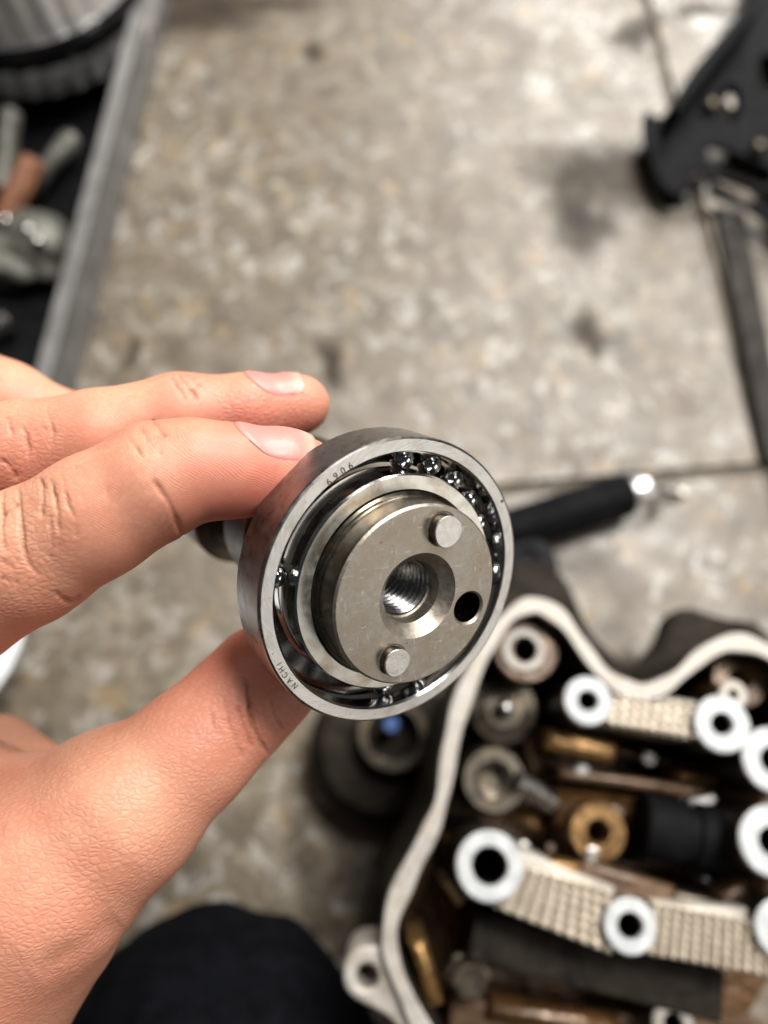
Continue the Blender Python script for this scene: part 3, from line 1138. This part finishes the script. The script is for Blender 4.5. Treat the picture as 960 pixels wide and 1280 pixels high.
vs, fs = [], []
prof = [(-HWID, ZP - 0.01), (-HWID, ZT - 0.0005), (-HWID + 0.0004, ZT), (HWID - 0.0004, ZT), (HWID, ZT - 0.0005), (HWID, ZP - 0.01)]
cols = [offs(path, d) for d, z in prof]
for i in range(len(path)):
    wv = 1 + 0.16 * math.sin(i * 0.31) + 0.10 * math.sin(i * 0.83 + 1)
    for (d, z), c in zip(prof, cols):
        q = path[i] + (c[i] - path[i]) * wv
        vs.append((q[0], q[1], z))
m_ = len(prof)
for i in range(len(path) - 1):
    for k in range(m_ - 1):
        fs.append((i * m_ + k, (i + 1) * m_ + k, (i + 1) * m_ + k + 1, i * m_ + k + 1))
fs.append(tuple(range(m_)))
fs.append(tuple(range((len(path) - 1) * m_, len(path) * m_)))
rail = hpart('perimeter_wall', mesh(vs, fs, 30), M_alu)
me = rail.data
me.materials.append(M_cast)
for p in me.polygons:
    if p.center.z < ZT - 0.003:
        p.material_index = 1
# casting body under the wall
out_ = [tuple(q) for q in offs(path, 0.0032)]
far = [tuple(G(x, y, ZT)[:2]) for x, y in ((1080, 1000), (1100, 1250), (1000, 1420))]
body = [tuple(np.array(p)) for p in out_] + far
hpart('casting', slab([body], 0.004, ZP - 0.0004, 0.002), M_cast)
inn = [tuple(q) for q in offs(path, -0.0035)] + [tuple(G(x, y, ZT)[:2]) for x, y in ((1078, 1002), (1096, 1248), (1000, 1416))]
hpart('oil_pan_floor', slab([inn], ZP, ZP + 0.004, 0.0008), M_oil)
# lower skirt that sticks out beyond the wall
sk = [(620, 770), (655, 700), (705, 720), (740, 790), (790, 830), (830, 800), (850, 760), (905, 772), (960, 790), (960, 900), (640, 900)]
hpart('lower_flange', slab([[tuple(G(x, y, 0.05)[:2]) for x, y in spline(sk, 3, True)]], 0.03, 0.05, 0.002), M_cast)


def boss(px, py, z, R, r, mat, name='bolt_boss', z0=None, body=None, rim=0.0):
    """upright tube with a faced top"""
    c, d = gd(px, py, z)
    k = d / FPX
    R, r = R * k, r * k
    zz = z * 1000
    zb = (z0 if z0 is not None else ZP) * 1000
    rc = min(0.5, (R - r) * 0.2)
    me_ = lathe([(r, zb), (r, zz - 1.0), (r + rc, zz), (R - rc, zz), (R, zz - rc), (R * 1.04, zb), (r, zb)], 48, ang=40)
    me_.materials.append(mat)
    me_.materials.append(body or M_cast)
    for p in me_.polygons:
        if p.center.z * 1000 < zz - 1.0 or p.normal.z < 0.2:
            p.material_index = 1
    return link(name, me_, None, head, (c.x - hb.x, c.y - hb.y, 0))


WB_ = M_white
for px, py, R, r in ((612, 1083, 42, 22), (788, 1158, 33, 15), (735, 876, 30, 12), (903, 905, 35, 13), (968, 950, 40, 16), (967, 1052, 43, 17), (980, 1162, 36, 14)):
    boss(px, py, ZT + 0.002, R, r, M_white, body=M_dsteel)
boss(658, 812, ZT - 0.008, 40, 15, M_brown, body=M_brown)
boss(655, 812, ZT - 0.0065, 27, 16, M_alu, 'bushing', body=M_dsteel)
boss(748, 1040, ZT - 0.014, 35, 14, M_gold, 'guide_bushing', body=M_brown)
boss(925, 850, ZT - 0.012, 34, 13, M_brown, body=M_brown)
boss(917, 868, ZT + 0.001, 18, 5, M_alu, 'dowel', body=M_gold)
boss(842, 1280, ZT - 0.02, 26, 11, M_alu, body=M_dsteel)


def hexbolt(px, py, z, R, mat, name='bolt'):
    c, d = gd(px, py, z)
    R = R * d / FPX
    zz = z * 1000
    me_ = lathe([(0, zz - 0.4), (R * 0.5, zz - 0.4), (R * 0.62, zz), (R * 0.9, zz), (R, zz - R * 0.12), (R, zz - R * 0.7), (R * 1.25, zz - R * 0.75), (R * 1.25, zz - R * 0.95), (R * 0.6, zz - R), (R * 0.6, ZP * 1000)], 6, ang=20)
    o = link(name, me_, mat, head, (c.x - hb.x, c.y - hb.y, 0))
    return o


hexbolt(587, 1226, ZT - 0.02, 24, M_dsteel)
hexbolt(585, 893, ZT - 0.03, 15, M_dsteel)
for px, py, R, z in ((599, 952, 6, ZT - 0.02), (655, 1060, 6, ZT - 0.03), (728, 963, 8, ZT - 0.02), (812, 948, 8, ZT - 0.022), (868, 962, 5, ZT - 0.03), (690, 1060, 5, ZT - 0.03), (742, 1068, 7, ZT - 0.012)):
    hexbolt(px, py, z, R, M_bsteel, 'small_bolt')


def plug(px, py, z, prof, mat, name):
    c, d = gd(px, py, z)
    k = d / FPX
    me_ = lathe([(r * k, z * 1000 + h) for r, h in prof] + [(prof[-1][0] * k, ZP * 1000)], 40, ang=40)
    return link(name, me_, mat, head, (c.x - hb.x, c.y - hb.y, 0))


pl = plug(632, 885, ZT - 0.02, [(0, 1.0), (7, 1.0), (8, 0.2), (8, -3), (24, -3.2), (26, -4), (42, -5), (46, -7)], M_dsteel, 'valve_adjuster')
tip = lathe([(0, 1.4), (2.0, 1.2), (2.6, 0), (2.6, -2)], 20, ang=60)
shift(tip, (0, 0, (ZT - 0.02) + 0.001))
link('adjuster_tip', tip, M_bsteel, pl)
plug(618, 975, ZT - 0.016, [(0, -5), (13, -5), (14, -1), (22, -0.6), (24, 0), (38, 0), (42, -1.5), (44, -6), (44, -14)], M_dsteel, 'spring_retainer')
# threaded stud lying beside it
a, b = G(640, 975, ZT - 0.016), G(690, 1003, ZT - 0.028)
L = 36
pr = [(0.0, 0.0030)]
for i in range(L):
    pr.append(((i + 0.5) / L, 0.0038 if i % 4 < 2 else 0.0030))
pr.append((1.0, 0.0028))
hpart('threaded_stud', rod(a, b, pr, 24), M_bsteel)


def bar(x0, y0, x1, y1, wpx, z, h, mat, name, bev=0.0012, bulge=0):
    A, B = gd(x0, y0, z), gd(x1, y1, z)
    wd = wpx * A[1] / FPX * 0.0005
    d = (B[0] - A[0])
    d.z = 0
    d.normalize()
    n = Vector((-d.y, d.x, 0)) * wd
    lp = [A[0] + n, A[0] - n, B[0] - n, B[0] + n]
    return hpart(name, slab([[(p.x, p.y) for p in lp]], z - h, z, bev), mat)


bar(684, 922, 772, 942, 26, ZT - 0.012, 0.025, M_gold, 'rocker_arm', 0.0025)
bar(700, 966, 890, 992, 15, ZT - 0.02, 0.02, M_brown, 'oil_rail', 0.002)
bar(655, 905, 672, 968, 18, ZT - 0.03, 0.02, M_brown, 'web', 0.003)
bar(700, 990, 850, 1004, 20, ZT - 0.034, 0.015, M_gold, 'web', 0.004)
bar(700, 1040, 718, 1075, 22, ZT - 0.03, 0.02, M_brown, 'web', 0.004)
bar(790, 1068, 900, 1090, 22, ZT - 0.034, 0.015, M_brown, 'web', 0.004)
bar(560, 1040, 575, 1130, 26, ZT - 0.035, 0.015, M_oil, 'web', 0.004)
bar(640, 1010, 690, 1040, 24, ZT - 0.036, 0.014, M_gold, 'web', 0.005)
bar(610, 1262, 780, 1292, 30, ZT - 0.03, 0.02, M_oil, 'web', 0.004)
bar(765, 938, 905, 966, 13, ZT - 0.026, 0.015, M_oil, 'oil_rail', 0.002)
bar(845, 968, 900, 978, 12, ZT - 0.022, 0.015, M_gold, 'rocker_arm', 0.002)
bar(852, 1006, 905, 996, 17, ZT - 0.018, 0.02, M_bsteel, 'follower', 0.003)
bar(872, 1096, 905, 1108, 12, ZT - 0.022, 0.02, M_bsteel, 'follower', 0.002)
bar(725, 1092, 842, 1126, 32, ZT - 0.006, 0.03, M_brown, 'bearing_cap', 0.0015)
bar(842, 1120, 905, 1133, 12, ZT - 0.008, 0.03, M_dsteel, 'bearing_cap', 0.0015)
bar(905, 1128, 938, 1105, 20, ZT - 0.012, 0.03, M_brown, 'bearing_cap', 0.002)
bar(640, 1076, 725, 1090, 16, ZT - 0.004, 0.03, M_gold, 'oil_rail', 0.001)
bar(590, 1170, 905, 1248, 56, ZT - 0.018, 0.03, M_cast, 'gasket_step', 0.001)
bar(520, 1175, 545, 1262, 22, ZT - 0.012, 0.03, M_gold, 'chain_guide', 0.003)
bar(560, 1290, 960, 1330, 80, ZT - 0.035, 0.012, M_brown, 'lower_ledge', 0.002)
a, b = G(800, 1030, ZT - 0.018), G(960, 1062, ZT - 0.018)
hpart('rocker_shaft', rod(a, b, [(0, 0.009), (0.02, 0.0098), (0.3, 0.0098), (0.32, 0.0085), (0.4, 0.0085), (0.42, 0.0098), (1, 0.0098)], 32), M_black)
a, b = G(690, 1012, ZT - 0.03), G(800, 1022, ZT - 0.03)
hpart('rocker_shaft', rod(a, b, [(0, 0.006), (0.05, 0.007), (0.95, 0.007), (1, 0.006)], 24), M_oil)

# rail end boss with its web
lp = [(460, 1183), (486, 1188), (500, 1235), (540, 1300), (520, 1310), (485, 1272), (445, 1250), (430, 1232), (430, 1205), (442, 1188)]
c = circle_px(459, 1221, ZT - 0.003, 14, 24)
hpart('end_lug', slab([[tuple(G(x, y, ZT - 0.003)[:2]) for x, y in spline(lp, 4, True)], c], ZT - 0.03, ZT - 0.003, 0.001), M_alu)


# bands of small square studs between the bosses
def band(quad, nu, nv, z):
    """quad: four pixel corners (top-left, top-right, bottom-right, bottom-left)"""
    P = [np.array(G(x, y, z)) for x, y in quad]
    bandp = hpart('studded_band', slab([[tuple(p[:2]) for p in P]], ZP, z - 0.0015, 0.0006), M_stud)
    du = np.linalg.norm(P[1] - P[0]) / nu
    dv = np.linalg.norm(P[3] - P[0]) / nv
    aa = math.atan2((P[1] - P[0])[1], (P[1] - P[0])[0])
    s_, sv_ = 0.42, 0.33
    me_ = mesh([(-s_ * du, -sv_ * dv, 0), (s_ * du, -sv_ * dv, 0), (s_ * du, sv_ * dv, 0), (-s_ * du, sv_ * dv, 0),
                (-s_ * du * .4, -sv_ * dv * .4, .0026), (s_ * du * .4, -sv_ * dv * .4, .0026), (s_ * du * .4, sv_ * dv * .4, .0026), (-s_ * du * .4, sv_ * dv * .4, .0026)],
               [(0, 1, 5, 4), (1, 2, 6, 5), (2, 3, 7, 6), (3, 0, 4, 7), (4, 5, 6, 7)], 20)
    me_.materials.append(M_stud)
    for i in range(nu):
        for j in range(nv):
            u, v_ = (i + 0.5) / nu, (j + 0.5) / nv
            p = (P[0] * (1 - u) + P[1] * u) * (1 - v_) + (P[3] * (1 - u) + P[2] * u) * v_
            o = link('stud', me_, None, bandp, (p[0] - hb.x, p[1] - hb.y, z - 0.00152))
            o.rotation_euler = (random.uniform(-.05, .05), random.uniform(-.05, .05), aa + random.uniform(-0.05, 0.05))


# cast ribs that tie the bosses together
for x0, y0, x1, y1, wp in ((612, 1083, 788, 1158, 70), (788, 1158, 980, 1176, 66), (735, 876, 903, 905, 46), (903, 905, 968, 950, 40), (968, 950, 967, 1052, 34), (967, 1052, 980, 1162, 34), (612, 1083, 540, 1140, 30)):
    ln = math.hypot(x1 - x0, y1 - y0)
    tx, ty = (x1 - x0) / ln * 29, (y1 - y0) / ln * 29
    x0, y0, x1, y1 = x0 + tx, y0 + ty, x1 - tx, y1 - ty
    bar(x0, y0, x1, y1, wp, ZT - 0.0032 - random.uniform(0, 0.0008), 0.045, M_brown if wp < 40 else M_alu, 'casting_rib', 0.002)
band([(648, 1080), (764, 1112), (768, 1196), (618, 1136)], 9, 6, ZT)
band([(814, 1126), (966, 1156), (966, 1224), (806, 1194)], 12, 6, ZT)
band([(762, 866), (880, 878), (872, 926), (756, 906)], 9, 4, ZT)

# dark sensor with a pale ring and a blue plug, under the bearing beside the head
c0 = G(480, 935, 0.0)
sn = root('engine_fitting', (c0.x, c0.y, 0), 'dark round fitting with pale ring and blue plug beside the cylinder head wall', 'fitting')
me = lathe([(0, 0), (30, 0), (32, 3), (32, 22), (29, 28), (26, 32), (22, 33), (0, 33)], 56)
link('housing', me, M_cast, sn)
cc = G(492, 918, 0.045) - c0
me = lathe([(10, 30), (10, 44), (11, 45), (14, 45), (15, 44), (15, 30)], 40)
link('collar_ring', me, M_dsteel, sn, (cc.x, cc.y, 0))
cc = G(489, 905, 0.05) - c0
me = lathe([(0, 48), (3.0, 48), (3.6, 47), (3.6, 32), (0, 32)], 6)
link('plug', me, M_blue, sn, (cc.x, cc.y, 0))

# ------------------------------------------------------------------ screwdriver on the floor
z = 0.0125
a, b = G(560, 688, z), G(787, 616, z)
sd = root('screwdriver', (a.x, a.y, 0), 'black-handled screwdriver with silver tip lying on the floor tile', 'screwdriver')
hd = rod(a, b, [(0, 0.008), (0.04, 0.0112), (0.5, 0.0112), (0.93, 0.0115), (0.985, 0.0108), (1, 0.0095)], 10, 20)
link('handle', shift(hd, (-a.x, -a.y, 0)), M_black, sd)
d = (b - a).normalized()
me = rod(b, b + d * 0.011, [(0, 0.006), (0.2, 0.0066), (0.8, 0.006), (1, 0.0035)], 24)
link('ferrule', shift(me, (-a.x, -a.y, 0)), M_chrome, sd)
e = G(858, 618, 0.004)
me = rod(b + d * 0.009, e, [(0, 0.0022), (0.8, 0.0022), (0.86, 0.003), (1, 0.001)], 16)
link('blade', shift(me, (-a.x, -a.y, 0)), M_bsteel, sd)

# rubber boot behind the bearing
c0 = G(650, 714, 0.0)
me = lathe([(0, 0), (15, 0), (17, 3), (15.5, 6), (17, 9), (14, 12), (15, 15), (11, 19), (7, 20), (6, 17), (0, 17)], 36, ang=60)
tag(link('rubber_boot', me, M_rubber, None, (c0.x, c0.y, 0)), 'small black ribbed rubber boot on the floor below the screwdriver', 'rubber boot')

# dark strip along the joint
lp = [G(893, 258, 0.003), G(930, 268, 0.003), G(992, 588, 0.003), G(957, 575, 0.003)]
st_ = [(p.x, p.y) for p in lp]
c0 = G(950, 420, 0)
me = shift(slab([st_], 0.0008, 0.0042, 0.0008), (-c0.x, -c0.y, 0))
tag(link('dark_strip', me, M_strip, None, (c0.x, c0.y, 0)), 'flat dark grey strip lying along the tile joint beneath the black bracket', 'strip')

# ------------------------------------------------------------------ black slotted bracket
zb = 0.015
c0 = G(900, 150, 0)
br = root('engine_bracket', (c0.x, c0.y, 0), 'black slotted plastic engine bracket standing on the pale floor tile', 'bracket')
out_ = [(950, -60), (936, 0), (900, 45), (862, 92), (838, 132), (824, 146), (808, 138), (804, 160), (812, 195), (828, 232), (850, 244), (868, 226), (884, 222), (925, 250), (985, 290), (1060, 320), (1120, 150), (1060, -60)]
holes = [[(886, 187), (898, 182), (960, 209), (965, 224), (950, 229), (893, 207)], [(892, 226), (902, 221), (942, 236), (945, 248), (930, 250), (896, 238)], [(864, 220), (876, 211), (884, 222), (873, 232)],
         [(905, 112), (920, 105), (926, 130), (918, 152), (902, 138)], [(950, 75), (966, 68), (970, 100), (956, 112)], [(953, 238), (975, 245), (978, 262), (955, 255)]]
loops = [[(G(x, y, zb) - c0)[:2] for x, y in spline(out_, 3, True)]] + [[(G(x, y, zb) - c0)[:2] for x, y in spline(h, 3, True)] for h in holes]
link('plate', slab(loops, 0.011, 0.015, 0.001), M_black, br)
wall = [(950, -60), (936, 0), (900, 45), (862, 92), (838, 132), (850, 140), (875, 105), (912, 58), (950, 10), (964, -60)]
link('raised_edge', slab([[(G(x, y, 0.032) - c0)[:2] for x, y in wall]], 0.0152, 0.032, 0.0015), M_black, br)
for px, py in ((812, 168), (838, 225), (1000, 270), (1000, 20)):
    q = G(px, py, zb) - c0
    me = lathe([(0, 0), (7, 0), (6, 4), (5.5, 10.9), (0, 10.9)], 24)
    link('foot', me, M_black, br, (q.x + 0.006, q.y, 0))
for px, py in ((891, 127), (951, 180)):
    q = G(px, py, 0.02) - c0
    me = lathe([(0, 21), (3, 20.5), (4.5, 18), (4.5, 15.2), (0, 15.2)], 20, ang=60)
    link('screw', me, M_dsteel, br, (q.x, q.y, 0))
q = G(916, 128, 0.008) - c0
me = lathe([(0, 10), (5, 9.5), (6.5, 7), (7, 1.5), (0, 1.5)], 6)
tag(link('hex_nut', me, M_alu, None, (q.x + c0.x, q.y + c0.y, 0)), 'pale metal hex piece seen through a hole of the black bracket', 'nut')

# ------------------------------------------------------------------ parts tray at the left
zr = 0.045
A, B = G(186, -10, zr), G(62, 470, zr)
dv = (A - B)
dv.z = 0
dv.normalize()
dn_ = Vector((-dv.y, dv.x, 0))               # to the left, into the tray
B0 = B - dv * 0.10
Ltray, Wtray = (A - B).length + 0.26, 0.34
tr = root('parts_tray', (B0.x, B0.y, 0), 'grey steel parts tray with flat lip, full of dark greasy engine parts', 'tray')
tr.rotation_euler = (0, 0, math.atan2(dv.y, dv.x))
lipw = 0.0075
link('tray_bottom', slab([[(0.004, lipw), (Ltray - 0.004, lipw), (Ltray - 0.004, Wtray - lipw), (0.004, Wtray - lipw)]], 0.001, 0.003, 0.0005), M_black, tr)
link('lip', slab([[(0, 0), (Ltray, 0), (Ltray, Wtray), (0, Wtray)], [(lipw, lipw), (Ltray - lipw, lipw), (Ltray - lipw, Wtray - lipw), (lipw, Wtray - lipw)]], zr - 0.002, zr, 0.0006), M_tray, tr)
for (x0, y0, x1, y1) in ((lipw, lipw - 0.001, Ltray - lipw, lipw), (lipw, Wtray - lipw, Ltray - lipw, Wtray - lipw + 0.001), (lipw - 0.001, lipw, lipw, Wtray - lipw), (Ltray - lipw, lipw, Ltray - lipw + 0.001, Wtray - lipw)):
    link('side', slab([[(x0, y0), (x1, y0), (x1, y1), (x0, y1)]], 0.0032, zr - 0.0022, 0.0002), M_tray, tr)

# things in the tray
c0 = G(46, 150, 0.0) + Vector((0.002, 0.066, 0))
pu = root('fluted_drum', (c0.x, c0.y, 0.0035), 'black and chrome fluted drum standing in the parts tray', 'drum')
def flute(a, r, z):
    return r * (1 + 0.010 * math.cos(34 * a)) if 17 < z < 36 or 52 < z < 118 else r


me = lathe([(0, 1), (60, 1), (66, 4), (66, 14), (70, 16), (72, 18), (72, 35), (70, 38), (74, 40), (75, 43), (75, 48), (73, 51), (72, 53), (72, 117), (69, 120), (50, 121), (48, 116), (0, 116)], 272, rfun=flute)
link('drum', me, M_gloss, pu)
me.materials.append(M_chrome)
for p in me.polygons:
    zc = p.center.z * 1000
    if 17.5 < zc < 36 or 52 < zc < 118:
        p.material_index = 1
me = lathe([(0, 117), (16, 117), (16, 126), (14, 128), (6, 128), (6, 122), (0, 122)], 40)
link('hub', me, M_chrome, pu)


def put_rod(name, p0, p1, z0, z1, prof, mat, label, cat, n=20):
    a_, b_ = G(p0[0], p0[1], z0), G(p1[0], p1[1], z1)
    me_ = shift(rod(a_, b_, prof, n), (-a_.x, -a_.y, 0))
    return tag(link(name, me_, mat, None, (a_.x, a_.y, 0)), label, cat)


put_rod('rusty_bar', (2, 285), (42, 200), 0.02, 0.03, [(0, 0.006), (0.05, 0.007), (0.95, 0.007), (1, 0.006)], M_rust, 'short rusty orange bar among the dark parts in the tray', 'bar', 8)
put_rod('steel_rod', (2, 240), (14, 140), 0.022, 0.03, [(0, 0.005), (0.02, 0.006), (0.98, 0.006), (1, 0.005)], M_lump, 'round grey steel rod in the tray beside the drum', 'rod')
put_rod('dark_lever', (30, 240), (95, 170), 0.012, 0.02, [(0, 0.004), (0.1, 0.008), (0.5, 0.005), (0.9, 0.007), (1, 0.005)], M_lump, 'grey green lever leaning between rusty bar and tray wall', 'lever', 10)
put_rod('bolt', (12, 400), (-30, 430), 0.012, 0.012, [(0, 0.006), (0.25, 0.006), (0.26, 0.004), (1, 0.004)], M_bsteel, 'loose steel bolt lying in the dark end of the tray', 'bolt', 6)
# lumpy grey-green casting
Vg, Qg = None, None
bm = bmesh.new()
bmesh.ops.create_icosphere(bm, subdivisions=4, radius=1)
for v in bm.verts:
    c = v.co
    k = 1 + 0.16 * math.sin(3.1 * c.x + 1) * math.sin(2.7 * c.y) + 0.1 * math.sin(6 * c.z + 4 * c.x) + 0.05 * math.sin(11 * c.y + 7 * c.x)
    q = c * k
    v.co = (q.x * 0.026, q.y * 0.021, max(q.z, -0.7) * 0.016 + 0.0112)
me = bpy.data.meshes.new('m')
bm.to_mesh(me)
bm.free()
smooth(me, 60)
q = G(28, 305, 0.02)
ca = root('small_casting', (q.x, q.y, 0.0035), 'lumpy grey green metal casting with shiny studs in the tray', 'casting')
link('casting_body', me, M_lump, ca)
for px, py in ((8, 278), (36, 290), (48, 304)):
    w_ = G(px, py, 0.028) - q
    me = lathe([(0, 5), (2.4, 4.6), (3.2, 3), (3.2, -6), (0, -6)], 16, ang=60)
    link('stud', me, M_bsteel, ca, (w_.x, w_.y, 0.024))

# white enamel dish at the left edge
c0 = G(-130, 775, 0.03)
R_ = rp(-130, 775, 0.03, 164) * 1000
me = lathe([(0, 2), (R_ * 0.6, 2), (R_ * 0.72, 5), (R_ * 0.9, 26), (R_ - 1, 28.5), (R_, 30), (R_ - 0.5, 31), (R_ - 3, 31), (R_ * 0.88, 28), (R_ * 0.70, 6), (R_ * 0.58, 4), (0, 4)], 96, ang=60)
tag(link('enamel_dish', me, M_enamel, None, (c0.x, c0.y, 0.0005)), 'white enamel dish with rolled rim on the floor behind the hand', 'dish')

# ------------------------------------------------------------------ trouser knee at the bottom
K0 = [(np.array([-62.0, -208.0, 262.0]), 62.0), (np.array([-76.0, -275.0, 250.0]), 72.0), (np.array([-110.0, -420.0, 225.0]), 84.0)]
K1 = [(np.array([-62.0, -208.0, 262.0]), 60.0), (np.array([-95.0, -245.0, 330.0]), 54.0)]


def knee_sdf(P):
    a = smin(seg(P, K0[0][0], K0[0][1], K0[1][0], K0[1][1]), seg(P, K0[1][0], K0[1][1], K0[2][0], K0[2][1]), 10)
    a = smin(a, seg(P, K1[0][0], K1[0][1], K1[1][0], K1[1][1]), 14)
    x, y, z = P[..., 0], P[..., 1], P[..., 2]
    f = 2.2 * np.sin(0.085 * (x + 0.7 * y) + 1.4 * np.sin(0.04 * z + 0.03 * x)) + 1.3 * np.sin(0.17 * (y - 0.4 * x) + 2.0 * np.sin(0.05 * x)) + 0.6 * np.sin(0.4 * x + 0.2 * y)
    return a + f


kl, kh, hs = np.array([-215.0, -520.0, 140.0]), np.array([30.0, -115.0, 400.0]), 3.5
kn = np.ceil((kh - kl) / hs).astype(int)
gx, gy, gz = np.meshgrid(*[kl[i] + hs * np.arange(kn[i]) for i in range(3)], indexing='ij')
Pk = np.stack([gx, gy, gz], -1).astype(np.float32)
Fk = knee_sdf(Pk)
Wk = c2w(Pk.reshape(-1, 3))[:, 2].reshape(Fk.shape)
Fk = np.maximum(Fk, (0.002 - Wk) * 1000)
Fk[0] = Fk[-1] = 5
Fk[:, 0] = Fk[:, -1] = 5
Fk[:, :, 0] = Fk[:, :, -1] = 5
Vk, Qk = surface_nets(Fk, kl, hs)
Vk = relax(Vk, Qk, 3, 0.5)
Wv = c2w(Vk)
kb = np.array([Wv[:, 0].mean(), Wv[:, 1].mean(), Wv[:, 2].min()])
me = mesh((Wv - kb).tolist(), Qk.tolist(), 180)
tag(link('trouser_knee', me, M_cloth, None, tuple(kb)), 'bent knee in dark navy trousers on the floor under the wrist', 'trousers')
